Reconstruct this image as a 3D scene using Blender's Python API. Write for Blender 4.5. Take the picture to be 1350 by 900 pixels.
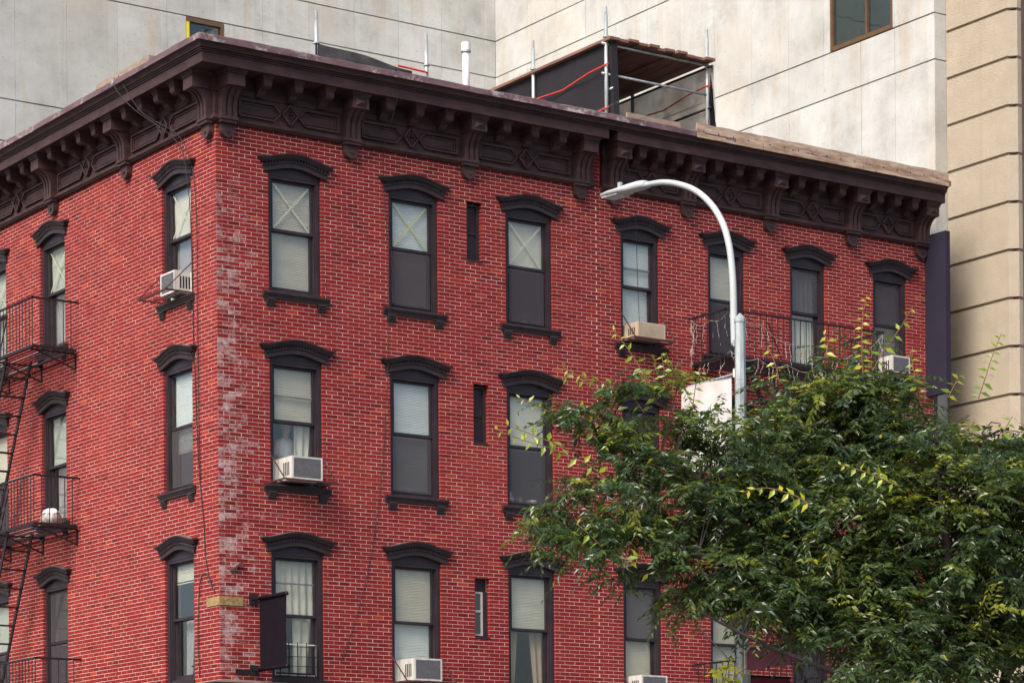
import bpy, bmesh, math, random
import numpy as np
from mathutils import Vector, Matrix

# ------------------------------------------------------------------ camera, world, sun, exposure
for o in list(bpy.data.objects):
    bpy.data.objects.remove(o)
scene = bpy.context.scene
COL = scene.collection
F_PX, THETA, ROLL, HOR, X0 = 3551.2, 0.6066, 0.0085, 1181.6, -4.7459   # solved from the facade's window rows (1350x900 photo)
CX, Z0, EYE = 675.0, 3551.2 / 80.5, 1.6
cT, sT = math.cos(THETA), math.sin(THETA)
FWD = np.array([sT, cT, 0.0]); RGT = np.array([cT, -sT, 0.0]); UPV = np.array([0, 0, 1.0])
CAM = -(X0 * RGT + Z0 * FWD) + np.array([0, 0, EYE])
cam_d = bpy.data.cameras.new('camera'); cam = bpy.data.objects.new('camera', cam_d); COL.objects.link(cam)
cam_d.sensor_width = 36.0
cam_d.lens = F_PX / 1350 * 36
cam_d.shift_y = (HOR - 450) / 1350
cam_d.clip_start = 0.5; cam_d.clip_end = 2000
_cr, _sr = math.cos(ROLL), math.sin(ROLL)
# image-right axis and image-up axis in the world (camera stands level, rolled by half a degree)
_ri = _cr * RGT - _sr * UPV * (1.0); _ui = _sr * RGT + _cr * UPV
_m = Matrix(((_ri[0], _ui[0], -FWD[0], CAM[0]), (_ri[1], _ui[1], -FWD[1], CAM[1]), (_ri[2], _ui[2], -FWD[2], CAM[2]), (0, 0, 0, 1)))
cam.matrix_world = _m
scene.camera = cam

SUN_DIR = Vector((-0.64, -0.29, 0.71)).normalized()      # towards the sun
world = bpy.data.worlds.new('World'); scene.world = world; world.use_nodes = True
wn = world.node_tree
sky = wn.nodes.new('ShaderNodeTexSky'); sky.sky_type = 'NISHITA'; sky.sun_disc = False
sky.sun_elevation = math.asin(SUN_DIR.z)
sky.sun_rotation = math.atan2(SUN_DIR.x, SUN_DIR.y)
sky.air_density = 1.0; sky.dust_density = 4.0; sky.ozone_density = 1.0
bg = wn.nodes['Background']; bg.inputs[1].default_value = 0.074
wn.links.new(sky.outputs[0], bg.inputs[0])
sun_d = bpy.data.lights.new('sun', 'SUN'); sun = bpy.data.objects.new('sun', sun_d); COL.objects.link(sun)
sun_d.energy = 1.5; sun_d.angle = math.radians(28); sun_d.color = (1.0, 0.94, 0.86)
sun.rotation_euler = SUN_DIR.to_track_quat('Z', 'Y').to_euler()
sun.location = (-30, -10, 40)
scene.view_settings.view_transform = 'Standard'
scene.view_settings.look = 'None'
scene.view_settings.gamma = 1.0
scene.view_settings.exposure = 1.40
scene.render.engine = 'CYCLES'
scene.render.resolution_x = 1024; scene.render.resolution_y = 682

# ------------------------------------------------------------------ photo pixel -> place
def ray(x, y):
    a, b = x - CX, y - HOR
    u = _cr * a - _sr * b; v = _sr * a + _cr * b
    return (RGT * u - UPV * v) / F_PX + FWD
def on_x(x, y, X):
    d = ray(x, y); return CAM + d * ((X - CAM[0]) / d[0])
def on_y(x, y, Y):
    d = ray(x, y); return CAM + d * ((Y - CAM[1]) / d[1])
def at_depth(x, y, Z):
    return CAM + Z * ray(x, y)

rnd = random.Random(7)
nr = np.random.default_rng(11)

# ------------------------------------------------------------------ mesh helpers
class MB:
    def __init__(s): s.v = []; s.f = []
    def add(s, vs, fs):
        b = len(s.v); s.v += [tuple(float(c) for c in p) for p in vs]; s.f += [tuple(b + i for i in f) for f in fs]; return s
    def box(s, x0, x1, y0, y1, z0, z1):
        return s.add([(x0,y0,z0),(x1,y0,z0),(x1,y1,z0),(x0,y1,z0),(x0,y0,z1),(x1,y0,z1),(x1,y1,z1),(x0,y1,z1)],
                     [(0,3,2,1),(4,5,6,7),(0,1,5,4),(1,2,6,5),(2,3,7,6),(3,0,4,7)])
    def bar(s, p, q, w, h=None):
        h = h or w
        p = Vector(p); q = Vector(q); d = (q - p).normalized()
        up = Vector((0,0,1)) if abs(d.z) < .95 else Vector((0,1,0))
        a = d.cross(up).normalized() * w / 2; b = a.cross(d).normalized() * h / 2
        return s.add([p-a-b,p+a-b,p+a+b,p-a+b,q-a-b,q+a-b,q+a+b,q-a+b],
                     [(0,3,2,1),(4,5,6,7),(0,1,5,4),(1,2,6,5),(2,3,7,6),(3,0,4,7)])
    def tube(s, pts, r, n=8, caps=True):
        pts = [Vector(p) for p in pts]; m = len(pts); base = len(s.v); a = None
        for i, p in enumerate(pts):
            d = (pts[min(i+1,m-1)] - pts[max(i-1,0)]).normalized()
            if a is None:
                a = d.cross(Vector((0,0,1)) if abs(d.z) < .9 else Vector((1,0,0))).normalized()
            else:
                a = (a - d * a.dot(d)).normalized()
            b = d.cross(a); rr = r[i] if hasattr(r, '__len__') else r
            for k in range(n):
                t = 2*math.pi*k/n; s.v.append(tuple(p + (a*math.cos(t) + b*math.sin(t))*rr))
        for i in range(m-1):
            for k in range(n):
                k2 = (k+1) % n
                s.f.append((base+i*n+k, base+i*n+k2, base+(i+1)*n+k2, base+(i+1)*n+k))
        if caps:
            s.f.append(tuple(base+k for k in reversed(range(n)))); s.f.append(tuple(base+(m-1)*n+k for k in range(n)))
        return s
    def prism_xz(s, poly, y0, y1):
        n = len(poly)
        return s.add([(x,y0,z) for x,z in poly] + [(x,y1,z) for x,z in poly],
                     [tuple(range(n)), tuple(range(2*n-1,n-1,-1))] + [(i,i+n,(i+1)%n+n,(i+1)%n) for i in range(n)])
    def prism_yz(s, poly, x0, x1):
        n = len(poly)
        return s.add([(x0,y,z) for y,z in poly] + [(x1,y,z) for y,z in poly],
                     [tuple(range(n)), tuple(range(2*n-1,n-1,-1))] + [(i,i+n,(i+1)%n+n,(i+1)%n) for i in range(n)])
    def ring(s, x0, x1, z0, z1, w, y0, y1, wb=None, wt=None):
        wb = w if wb is None else wb; wt = w if wt is None else wt
        s.box(x0, x0+w, y0, y1, z0, z1); s.box(x1-w, x1, y0, y1, z0, z1)
        s.box(x0+w, x1-w, y0+.002, y1-.002, z0, z0+wb); s.box(x0+w, x1-w, y0+.002, y1-.002, z1-wt, z1); return s
    def grid(s, fn, nu, nv):
        b = len(s.v)
        for i in range(nu+1):
            for j in range(nv+1): s.v.append(tuple(float(c) for c in fn(i/nu, j/nv)))
        for i in range(nu):
            for j in range(nv):
                s.f.append((b+i*(nv+1)+j, b+(i+1)*(nv+1)+j, b+(i+1)*(nv+1)+j+1, b+i*(nv+1)+j+1))
        return s
    def mesh(s, name, mat, smooth=False, recalc=True):
        me = bpy.data.meshes.new(name); me.from_pydata(s.v, [], s.f)
        if recalc:
            bm = bmesh.new(); bm.from_mesh(me); bmesh.ops.recalc_face_normals(bm, faces=bm.faces); bm.to_mesh(me); bm.free()
        if smooth:
            me.polygons.foreach_set('use_smooth', [True]*len(me.polygons))
        me.materials.append(mat); me.update(); return me
    def build(s, name, mat, parent=None, loc=(0,0,0), rz=0.0, smooth=False, recalc=True):
        return link(name, s.mesh(name, mat, smooth, recalc), parent, loc, rz)

def link(name, data, parent=None, loc=(0,0,0), rz=0.0):
    o = bpy.data.objects.new(name, data); COL.objects.link(o)
    o.parent = parent; o.location = loc; o.rotation_euler = (0,0,rz); return o
def tag(o, label=None, cat=None, group=None, kind=None):
    if label: o['label'] = label
    if cat: o['category'] = cat
    if group: o['group'] = group
    if kind: o['kind'] = kind
    return o
def thing(name, label, cat, loc=(0,0,0), rz=0.0, group=None):
    return tag(link(name, None, None, loc, rz), label, cat, group)

# ------------------------------------------------------------------ materials
def new_mat(name):
    m = bpy.data.materials.new(name); m.use_nodes = True
    nt = m.node_tree; b = nt.nodes['Principled BSDF']; return m, nt, b
def N(nt, t, **kw):
    n = nt.nodes.new(t)
    for k, v in kw.items():
        if k.startswith('i_'): n.inputs[k[2:]].default_value = v
        else: setattr(n, k, v)
    return n
def ramp(nt, fac, stops):
    r = nt.nodes.new('ShaderNodeValToRGB'); nt.links.new(fac, r.inputs[0])
    els = r.color_ramp.elements
    while len(els) < len(stops): els.new(0.5)
    for e, (p, c) in zip(els, stops):
        e.position = p; e.color = (*c, 1) if len(c) == 3 else c
    return r.outputs[0]
def mix(nt, fac, a, b, mode='MIX'):
    n = nt.nodes.new('ShaderNodeMix'); n.data_type = 'RGBA'; n.blend_type = mode
    for sock, v in ((n.inputs[0], fac), (n.inputs[6], a), (n.inputs[7], b)):
        if hasattr(v, 'links'): nt.links.new(v, sock)
        elif isinstance(v, (int, float)): sock.default_value = v
        else: sock.default_value = (*v, 1)
    return n.outputs[2]
def math_n(nt, op, a, b=0.5, clamp=False):
    n = nt.nodes.new('ShaderNodeMath'); n.operation = op; n.use_clamp = clamp
    for sock, v in ((n.inputs[0], a), (n.inputs[1], b)):
        if hasattr(v, 'links'): nt.links.new(v, sock)
        else: sock.default_value = v
    return n.outputs[0]
def pos_noise(nt, scale, detail=4, stretch=(1,1,1), rough=.6):
    g = nt.nodes.new('ShaderNodeNewGeometry'); mp = nt.nodes.new('ShaderNodeMapping')
    mp.inputs['Scale'].default_value = stretch
    nt.links.new(g.outputs['Position'], mp.inputs[0])
    n = nt.nodes.new('ShaderNodeTexNoise'); n.inputs['Scale'].default_value = scale
    n.inputs['Detail'].default_value = detail; n.inputs['Roughness'].default_value = rough
    nt.links.new(mp.outputs[0], n.inputs['Vector']); return n.outputs['Fac']
def bump(nt, b, h, strength=.2, dist=.01):
    n = nt.nodes.new('ShaderNodeBump'); n.inputs['Strength'].default_value = strength; n.inputs['Distance'].default_value = dist
    nt.links.new(h, n.inputs['Height']); nt.links.new(n.outputs[0], b.inputs['Normal'])
def pmat(name, col, rough=.6, var=.25, scale=6, stretch=(1,1,1), col2=None, bmp=0.0, metal=0.0, spec=.4):
    m, nt, b = new_mat(name)
    n = pos_noise(nt, scale, 5, stretch)
    lo = tuple(c*(1-var) for c in col); hi = col2 or tuple(min(1, c*(1+var)) for c in col)
    nt.links.new(ramp(nt, n, [(.3, lo), (.7, hi)]), b.inputs['Base Color'])
    b.inputs['Roughness'].default_value = rough; b.inputs['Metallic'].default_value = metal
    b.inputs['Specular IOR Level'].default_value = spec
    if bmp: bump(nt, b, pos_noise(nt, scale*8, 3), bmp, .004)
    return m

def stain_mask(nt, per_brick=None):
    """white lime bloom on the street face beside the corner: a shape of its own"""
    g = nt.nodes.new('ShaderNodeNewGeometry'); sx = nt.nodes.new('ShaderNodeSeparateXYZ'); nt.links.new(g.outputs['Position'], sx.inputs[0])
    fx = math_n(nt, 'SUBTRACT', 1.0, math_n(nt, 'DIVIDE', sx.outputs[0], 1.7), True)
    fx = math_n(nt, 'MULTIPLY', fx, math_n(nt, 'LESS_THAN', sx.outputs[1], 0.003))
    fx = math_n(nt, 'MULTIPLY', fx, math_n(nt, 'GREATER_THAN', sx.outputs[0], -0.0035))
    top = math_n(nt, 'SUBTRACT', 1.0, math_n(nt, 'SUBTRACT', sx.outputs[2], 12.6), True)
    n1 = pos_noise(nt, 2.6, 7, (1,1,1.3), .72)
    n2 = pos_noise(nt, 11, 4, (1,1,2.0), .7)
    s = math_n(nt, 'ADD', math_n(nt, 'MULTIPLY', n1, .6), math_n(nt, 'MULTIPLY', n2, .4))
    if per_brick is not None: s = math_n(nt, 'ADD', s, math_n(nt, 'MULTIPLY', math_n(nt, 'SUBTRACT', per_brick, .5), .11))
    thr = math_n(nt, 'SUBTRACT', .665, math_n(nt, 'MULTIPLY', fx, .205))
    s = math_n(nt, 'MULTIPLY', math_n(nt, 'SUBTRACT', s, thr), 6.5, True)
    return math_n(nt, 'MULTIPLY', math_n(nt, 'MULTIPLY', s, math_n(nt, 'GREATER_THAN', fx, 0.001)), top)

def brick_material():
    m, nt, b = new_mat('red_brick')
    at = N(nt, 'ShaderNodeAttribute', attribute_name='bc'); sep = nt.nodes.new('ShaderNodeSeparateColor'); nt.links.new(at.outputs['Color'], sep.inputs[0])
    c = ramp(nt, sep.outputs[0], [(0.0,(.112,.010,.015)),(.25,(.185,.014,.019)),(.7,(.240,.018,.021)),(.93,(.300,.028,.024)),(1.0,(.38,.052,.026))])
    big = pos_noise(nt, .55, 4); c = mix(nt, math_n(nt,'MULTIPLY',math_n(nt,'SUBTRACT',big,.45),1.1,True), c, (.20,.016,.019))
    fine = pos_noise(nt, 22, 5); c = mix(nt, math_n(nt,'MULTIPLY',math_n(nt,'SUBTRACT',fine,.5),1.6,True), c, (.33,.045,.038))
    c = mix(nt, math_n(nt,'MULTIPLY',math_n(nt,'SUBTRACT',.40,pos_noise(nt, 9, 4)),1.6,True), c, (.12,.016,.024))
    run = pos_noise(nt, 1.3, 6, (2.2,2.2,.22), .7); c = mix(nt, math_n(nt,'MULTIPLY',math_n(nt,'SUBTRACT',run,.54),2.6,True), c, (.105,.018,.018))
    fade = pos_noise(nt, .42, 5, (1,1,.7), .6); c = mix(nt, math_n(nt,'MULTIPLY',math_n(nt,'SUBTRACT',fade,.52),2.4,True), c, (.33,.042,.034))
    c = mix(nt, math_n(nt,'MULTIPLY',stain_mask(nt, sep.outputs[1]),.74), c, (.58,.50,.50))
    nt.links.new(c, b.inputs['Base Color']); b.inputs['Roughness'].default_value = .7; b.inputs['Specular IOR Level'].default_value = .12
    bump(nt, b, pos_noise(nt, 60, 4), .35, .004)
    return m
def mortar_material():
    m, nt, b = new_mat('mortar')
    n = pos_noise(nt, 3.5, 6); c = ramp(nt, n, [(.3,(.50,.31,.23)),(.5,(.70,.50,.40)),(.75,(.82,.65,.56))])
    c = mix(nt, math_n(nt,'MULTIPLY',math_n(nt,'SUBTRACT',pos_noise(nt,1.1,5),.52),2.0,True), c, (.44,.20,.15))
    c = mix(nt, math_n(nt,'MULTIPLY',stain_mask(nt),.6), c, (.72,.62,.6))
    nt.links.new(c, b.inputs['Base Color']); b.inputs['Roughness'].default_value = .9
    bump(nt, b, pos_noise(nt, 80, 3), .3, .003); return m
def glass_material(name='window_glass', base=.035, tint=(.97,.98,.975,1)):
    m, nt, b = new_mat(name); nt.nodes.remove(b)
    out = nt.nodes['Material Output']
    tr = N(nt,'ShaderNodeBsdfTransparent'); tr.inputs[0].default_value = tint
    gl = N(nt,'ShaderNodeBsdfGlossy'); gl.inputs['Roughness'].default_value = .015; gl.inputs[0].default_value = (.95,.97,1,1)
    lw = N(nt,'ShaderNodeLayerWeight'); lw.inputs[0].default_value = .5
    fr = math_n(nt,'ADD', base, math_n(nt,'MULTIPLY', math_n(nt,'POWER', lw.outputs['Facing'], 4.0), .9))
    bp = N(nt,'ShaderNodeBump'); bp.inputs['Strength'].default_value = .06; bp.inputs['Distance'].default_value = .02
    nt.links.new(pos_noise(nt, 1.6, 2), bp.inputs['Height']); nt.links.new(bp.outputs[0], gl.inputs['Normal'])
    mx = N(nt,'ShaderNodeMixShader'); nt.links.new(fr, mx.inputs[0])
    nt.links.new(tr.outputs[0], mx.inputs[1]); nt.links.new(gl.outputs[0], mx.inputs[2]); nt.links.new(mx.outputs[0], out.inputs[0]); return m
def see_through(name, col, opacity, rough=.8, weave=0):
    m, nt, b = new_mat(name); out = nt.nodes['Material Output']
    b.inputs['Base Color'].default_value = (*col, 1); b.inputs['Roughness'].default_value = rough
    tr = N(nt,'ShaderNodeBsdfTransparent'); mx = N(nt,'ShaderNodeMixShader')
    if weave:
        f = math_n(nt,'ADD',math_n(nt,'MULTIPLY',pos_noise(nt, weave, 4),.35),opacity-.17,True); nt.links.new(f, mx.inputs[0])
    else: mx.inputs[0].default_value = opacity
    nt.links.new(tr.outputs[0], mx.inputs[1]); nt.links.new(b.outputs[0], mx.inputs[2]); nt.links.new(mx.outputs[0], out.inputs[0]); return m
def concrete_material():
    m, nt, b = new_mat('board_marked_concrete')
    oi = N(nt,'ShaderNodeObjectInfo')
    c = ramp(nt, pos_noise(nt, .9, 7, (1,1,1), .7), [(.3,(.36,.36,.345)),(.47,(.49,.495,.48)),(.62,(.57,.58,.565))])
    st = pos_noise(nt, .8, 7, (2.2,2.2,.35), .7)
    c = mix(nt, math_n(nt,'MULTIPLY',math_n(nt,'SUBTRACT',st,.54),3.4,True), c, (.48,.36,.23))
    c = mix(nt, math_n(nt,'MULTIPLY',math_n(nt,'SUBTRACT',pos_noise(nt,.35,5,(1,1,.6),.6),.50),2.4,True), c, (.52,.45,.35))
    st2 = pos_noise(nt, 2.3, 6, (3,3,.12), .65)
    c = mix(nt, math_n(nt,'MULTIPLY',math_n(nt,'SUBTRACT',st2,.52),2.6,True), c, (.58,.60,.59))
    bl = pos_noise(nt, .8, 8, (1,1,1.4), .75)
    c = mix(nt, math_n(nt,'MULTIPLY',math_n(nt,'SUBTRACT',bl,.57),4.0,True), c, (.31,.30,.285))
    c = mix(nt, math_n(nt,'MULTIPLY',math_n(nt,'SUBTRACT',.34,pos_noise(nt,7,3)),5.0,True), c, (.33,.30,.27))
    c = mix(nt, math_n(nt,'MULTIPLY',math_n(nt,'SUBTRACT',.29,pos_noise(nt,26,1)),14.0,True), c, (.20,.18,.165))
    c = mix(nt, math_n(nt,'MULTIPLY',oi.outputs['Random'],.30), c, (.38,.375,.35))
    nt.links.new(c, b.inputs['Base Color']); b.inputs['Roughness'].default_value = .85; b.inputs['Specular IOR Level'].default_value = .25
    bump(nt, b, pos_noise(nt, 14, 6), .25, .01); return m
def stucco_material():
    m, nt, b = new_mat('tan_stucco')
    c = ramp(nt, pos_noise(nt, 2.5, 6), [(.3,(.385,.325,.245)),(.7,(.44,.375,.285))])
    st = pos_noise(nt, 2.0, 5, (3,3,.08)); c = mix(nt, math_n(nt,'MULTIPLY',math_n(nt,'SUBTRACT',st,.52),1.6,True), c, (.36,.29,.21))
    nt.links.new(c, b.inputs['Base Color']); b.inputs['Roughness'].default_value = .9
    bump(nt, b, pos_noise(nt, 38, 6, (1,1,1), .7), .75, .02); return m
def leaf_material(name, stops, trans=.3):
    m, nt, b = new_mat(name); out = nt.nodes['Material Output']
    at = N(nt,'ShaderNodeAttribute', attribute_name='bc'); sep = nt.nodes.new('ShaderNodeSeparateColor'); nt.links.new(at.outputs['Color'], sep.inputs[0])
    c = ramp(nt, sep.outputs[0], stops)
    nt.links.new(c, b.inputs['Base Color']); b.inputs['Roughness'].default_value = .3; b.inputs['Specular IOR Level'].default_value = .65
    t = N(nt,'ShaderNodeBsdfTranslucent'); nt.links.new(mix(nt, .5, c, (.30,.42,.04)), t.inputs[0])
    mx = N(nt,'ShaderNodeMixShader'); mx.inputs[0].default_value = trans
    nt.links.new(b.outputs[0], mx.inputs[1]); nt.links.new(t.outputs[0], mx.inputs[2]); nt.links.new(mx.outputs[0], out.inputs[0]); return m
def plywood_material():
    m, nt, b = new_mat('weathered_plywood')
    c = ramp(nt, pos_noise(nt, 2.2, 7, (1,1,6), .7), [(.32,(.17,.10,.065)),(.48,(.33,.22,.155)),(.66,(.52,.40,.31))])
    c = mix(nt, math_n(nt,'MULTIPLY',math_n(nt,'SUBTRACT',.33,pos_noise(nt,9,2)),8,True), c, (.06,.035,.03))
    nt.links.new(c, b.inputs['Base Color']); b.inputs['Roughness'].default_value = .8; bump(nt, b, pos_noise(nt, 30, 4, (1,1,5)), .4, .005); return m
def banner_print():
    m, nt, b = new_mat('faded_banner_print')
    n = pos_noise(nt, 1.1, 3); c = ramp(nt, n, [(.34,(.46,.37,.34)),(.44,(.56,.52,.50)),(.52,(.58,.59,.59)),(.66,(.50,.56,.58))])
    d = pos_noise(nt, 1.7, 1); c = mix(nt, math_n(nt,'MULTIPLY',math_n(nt,'SUBTRACT',d,.60),25,True), c, (.13,.12,.15))
    nt.links.new(c, b.inputs['Base Color']); b.inputs['Roughness'].default_value = .7; return m

M = {}
M['brick'] = brick_material(); M['mortar'] = mortar_material(); M['glass'] = glass_material(base=.07, tint=(.93,.945,.935,1)); M['glass_c'] = glass_material('coated_glass', .10, (.45,.52,.52,1))
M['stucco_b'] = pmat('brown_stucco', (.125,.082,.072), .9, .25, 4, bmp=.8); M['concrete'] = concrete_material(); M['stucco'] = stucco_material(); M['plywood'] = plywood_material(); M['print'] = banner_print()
M['trim'] = pmat('brown_cornice_paint', (.062,.034,.034), .5, .35, 3, (1,1,2.5), bmp=.2, spec=.2)
def flashing_material():
    m, nt, b = new_mat('roof_flashing')
    c = ramp(nt, pos_noise(nt, 1.6, 6, (1,1,2)), [(.3,(.10,.055,.06)),(.6,(.18,.105,.11)),(.75,(.24,.16,.16))])
    c = mix(nt, math_n(nt,'MULTIPLY',math_n(nt,'SUBTRACT',pos_noise(nt,2.2,6,(1,1,1.5),.75),.54),9,True), c, (.48,.42,.41))
    nt.links.new(c, b.inputs['Base Color']); b.inputs['Roughness'].default_value = .38
    bump(nt, b, pos_noise(nt, 5, 4), .8, .03); return m
M['flash'] = flashing_material()
M['frame'] = pmat('dark_window_paint', (.030,.021,.027), .45, .25, 5)
def lintel_material():
    m, nt, b = new_mat('dark_lintel_paint')
    c = ramp(nt, pos_noise(nt, 7, 6), [(.3,(.024,.016,.019)),(.7,(.044,.030,.034))])
    g = nt.nodes.new('ShaderNodeNewGeometry'); sx = nt.nodes.new('ShaderNodeSeparateXYZ'); nt.links.new(g.outputs['Normal'], sx.inputs[0])
    d = math_n(nt,'MULTIPLY',math_n(nt,'SUBTRACT',sx.outputs[2],.45),2.0,True); d = math_n(nt,'MULTIPLY',d,pos_noise(nt,9,4))
    c = mix(nt, d, c, (.26,.22,.20))          # grit and droppings lying on the ledges
    c = mix(nt, math_n(nt,'MULTIPLY',math_n(nt,'SUBTRACT',pos_noise(nt,18,5,(1,1,.6),.7),.63),7,True), c, (.16,.11,.10))
    nt.links.new(c, b.inputs['Base Color']); b.inputs['Roughness'].default_value = .5; b.inputs['Specular IOR Level'].default_value = .3
    bump(nt, b, pos_noise(nt, 40, 4), .3, .004); return m
M['lintel'] = lintel_material()
M['iron'] = pmat('black_iron', (.016,.011,.015), .5, .35, 12)
M['rust'] = pmat('rusty_iron', (.075,.028,.026), .6, .4, 14)
M['room'] = pmat('room_plaster', (.30,.28,.25), .9, .1, 2)
M['dark'] = pmat('dark_interior', (.03,.026,.03), .9, .2, 2)
M['blind'] = pmat('cream_blind', (.72,.64,.49), .6, .06, 3)
M['blind_w'] = pmat('white_blind', (.82,.84,.80), .6, .06, 3)
M['blind_g'] = pmat('grey_blind', (.30,.29,.28), .7, .1, 3)
M['shade'] = pmat('linen_shade', (.72,.67,.54), .8, .1, 3)
M['shade_g'] = pmat('pale_green_shade', (.50,.55,.49), .8, .1, 2)
M['curtain'] = pmat('cream_curtain', (.70,.66,.54), .85, .12, 3, (3,3,.6))
M['curtain_g'] = pmat('grey_net_curtain', (.30,.29,.30), .85, .15, 3, (3,3,.6))
M['curtain_t'] = pmat('tan_curtain', (.48,.36,.25), .85, .12, 3)
M['curtain_r'] = pmat('red_curtain', (.50,.09,.10), .85, .3, 5)
M['curtain_gr'] = pmat('green_curtain', (.22,.45,.13), .85, .3, 5)
M['screen'] = see_through('insect_screen', (.055,.045,.055), .74)
M['screen2'] = see_through('light_insect_screen', (.09,.08,.085), .5)
M['tape'] = pmat('masking_tape', (.72,.67,.48), .7, .05, 5)
M['tape_y'] = pmat('yellow_tape', (.68,.64,.30), .7, .05, 5)
M['white'] = pmat('white_enamel', (.58,.57,.53), .45, .22, 4, (3,3,.5))
M['beige_ac'] = pmat('aged_beige_enamel', (.50,.40,.29), .5, .15, 6)
M['grille'] = pmat('grey_grille', (.17,.165,.175), .5, .2, 20)
M['galv'] = pmat('galvanised_steel', (.40,.44,.45), .45, .3, 9, (1,1,.4), metal=.35)
M['lampwhite'] = pmat('pale_lamp_paint', (.46,.49,.50), .4, .06, 8)
M['banner'] = pmat('black_banner_cloth', (.011,.008,.012), .9, .15, 5, spec=.05)
M['signmetal'] = pmat('dark_violet_sign', (.030,.027,.044), .7, .08, 2, spec=.1)
M['maroon'] = pmat('maroon_sign_sheet', (.19,.026,.052), .45, .06, 3)
M['stone'] = pmat('yellow_sandstone', (.30,.20,.085), .85, .4, 20, bmp=.6)
M['timber'] = pmat('scaffold_timber', (.20,.105,.075), .8, .4, 3, (6,.6,6), bmp=.3)
M['oldwood'] = pmat('old_grey_timber', (.30,.23,.18), .85, .3, 5, (1,1,4))
M['net'] = see_through('black_debris_net', (.010,.008,.013), .93, .8, 3)
M['net_g'] = see_through('grey_debris_net', (.34,.31,.27), .86, .8, 3)
M['strap'] = pmat('red_strap', (.75,.05,.03), .6, .1, 5)
M['pipe'] = pmat('white_pipe_paint', (.72,.72,.71), .45, .08, 4)
M['wire'] = pmat('black_cable', (.02,.015,.02), .6, .2, 5)
M['lights'] = pmat('pale_light_string', (.46,.37,.33), .5, .1, 30)
M['asphalt'] = pmat('asphalt', (.05,.05,.052), .9, .3, 2, bmp=.4)
M['paving'] = pmat('concrete_paving', (.34,.33,.31), .9, .15, 1.5, bmp=.3)
M['roofing'] = pmat('roofing_felt', (.12,.11,.11), .9, .2, 2)
M['bark'] = pmat('elm_bark', (.032,.022,.022), .9, .4, 9, (1,1,.3), bmp=.6)
M['twig'] = pmat('young_twig', (.20,.10,.06), .7, .2, 9)
M['leaf'] = leaf_material('elm_leaf', [(0,(.012,.028,.016)),(.28,(.024,.052,.022)),(.52,(.046,.084,.027)),(.74,(.088,.132,.030)),(.89,(.17,.205,.030)),(.96,(.29,.28,.025)),(1,(.36,.30,.025))], .32)
M['newleaf'] = leaf_material('young_leaf', [(0,(.11,.22,.02)),(.4,(.24,.36,.025)),(.75,(.44,.48,.025)),(1,(.60,.52,.02))], .45)
M['skin'] = pmat('skin', (.58,.34,.25), .55, .06, 8)
M['vest'] = pmat('white_cotton', (.80,.80,.80), .85, .04, 8)
M['trousers'] = pmat('grey_cotton', (.15,.15,.17), .85, .1, 8)
M['hair'] = pmat('short_grey_hair', (.22,.19,.17), .8, .2, 30)
M['bag'] = pmat('printed_bag', (.45,.30,.26), .6, .55, 16, col2=(.70,.66,.62))
M['blue'] = pmat('blue_plastic', (.02,.16,.42), .4, .1, 5)
M['plant'] = pmat('house_plant', (.05,.16,.03), .5, .4, 9)
M['china'] = pmat('white_china', (.68,.66,.62), .3, .05, 5)

# ------------------------------------------------------------------ ground
def structure(o): o['kind'] = 'structure'; return o
g = MB().add([(-400,-400,0),(400,-400,0),(400,400,0),(-400,400,0)], [(0,1,2,3)]); structure(g.build('ground', M['asphalt']))
def pavement(name, x0, x1, y0, y1):
    m = MB(); m.box(x0, x1, y0, y1, .004, .14); o = m.build(name, M['paving']); return structure(o)
pavement('pavement_along_building', -4.0, 60, -3.8, 60)
pavement('pavement_across_street', -4.0, 60, -16, -9.9)
k = MB(); k.box(-4.15,-4.003,-3.95,60,.004,.15); k.box(-4.0,60,-3.95,-3.803,.004,.15); structure(k.build('kerb', M['paving']))

# ------------------------------------------------------------------ the brick buildings
BL, BH = .2180, .0667
def brick_rects(a0, a1, z0, z1, openings, phase=0.0, r=None):
    r = r or rnd; out = []
    nz = int(math.ceil((z1 - z0) / BH)); j = .0090
    for k in range(nz):
        zb = z0 + k*BH; zt = min(zb + BH - j, z1)
        if zt - zb < .012: continue
        off = phase + (BL*.5 if k % 2 else 0)
        x = a0 - off
        while x < a1:
            w = BL + 0*r.random(); x0 = max(x, a0); x1 = min(x + w - j, a1); x += w
            if x1 - x0 < .02: continue
            jit = r.uniform(-.003,.003); x0 += jit if x0 > a0 else 0
            segs = [(x0, x1, zb, zt)]
            for (oa, ob, oz0, oz1) in openings:
                cut = zb >= oz0-.014 and zt <= oz1+.014
                if zt > oz0 and zb < oz1 and cut:      # closers: no sliver joints against a reveal
                    segs = [((ob if ob < p < ob+.062 else p), (oa if oa-.062 < q < oa else q), u, v) for p, q, u, v in segs]
                nxt = []
                for (p, q, u, v) in segs:
                    if q <= oa or p >= ob or v <= oz0 or u >= oz1: nxt.append((p,q,u,v)); continue
                    lim = .05 if cut else .004
                    if p < oa - lim: nxt.append((p, oa, u, v))
                    if q > ob + lim: nxt.append((ob, q, u, v))
                    if u < oz0 - .014: nxt.append((max(p,oa), min(q,ob), u, oz0-.004))
                    elif v > oz1 + .014: nxt.append((max(p,oa), min(q,ob), oz1+.004, v))
                segs = nxt
            out += segs
    return out
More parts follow.
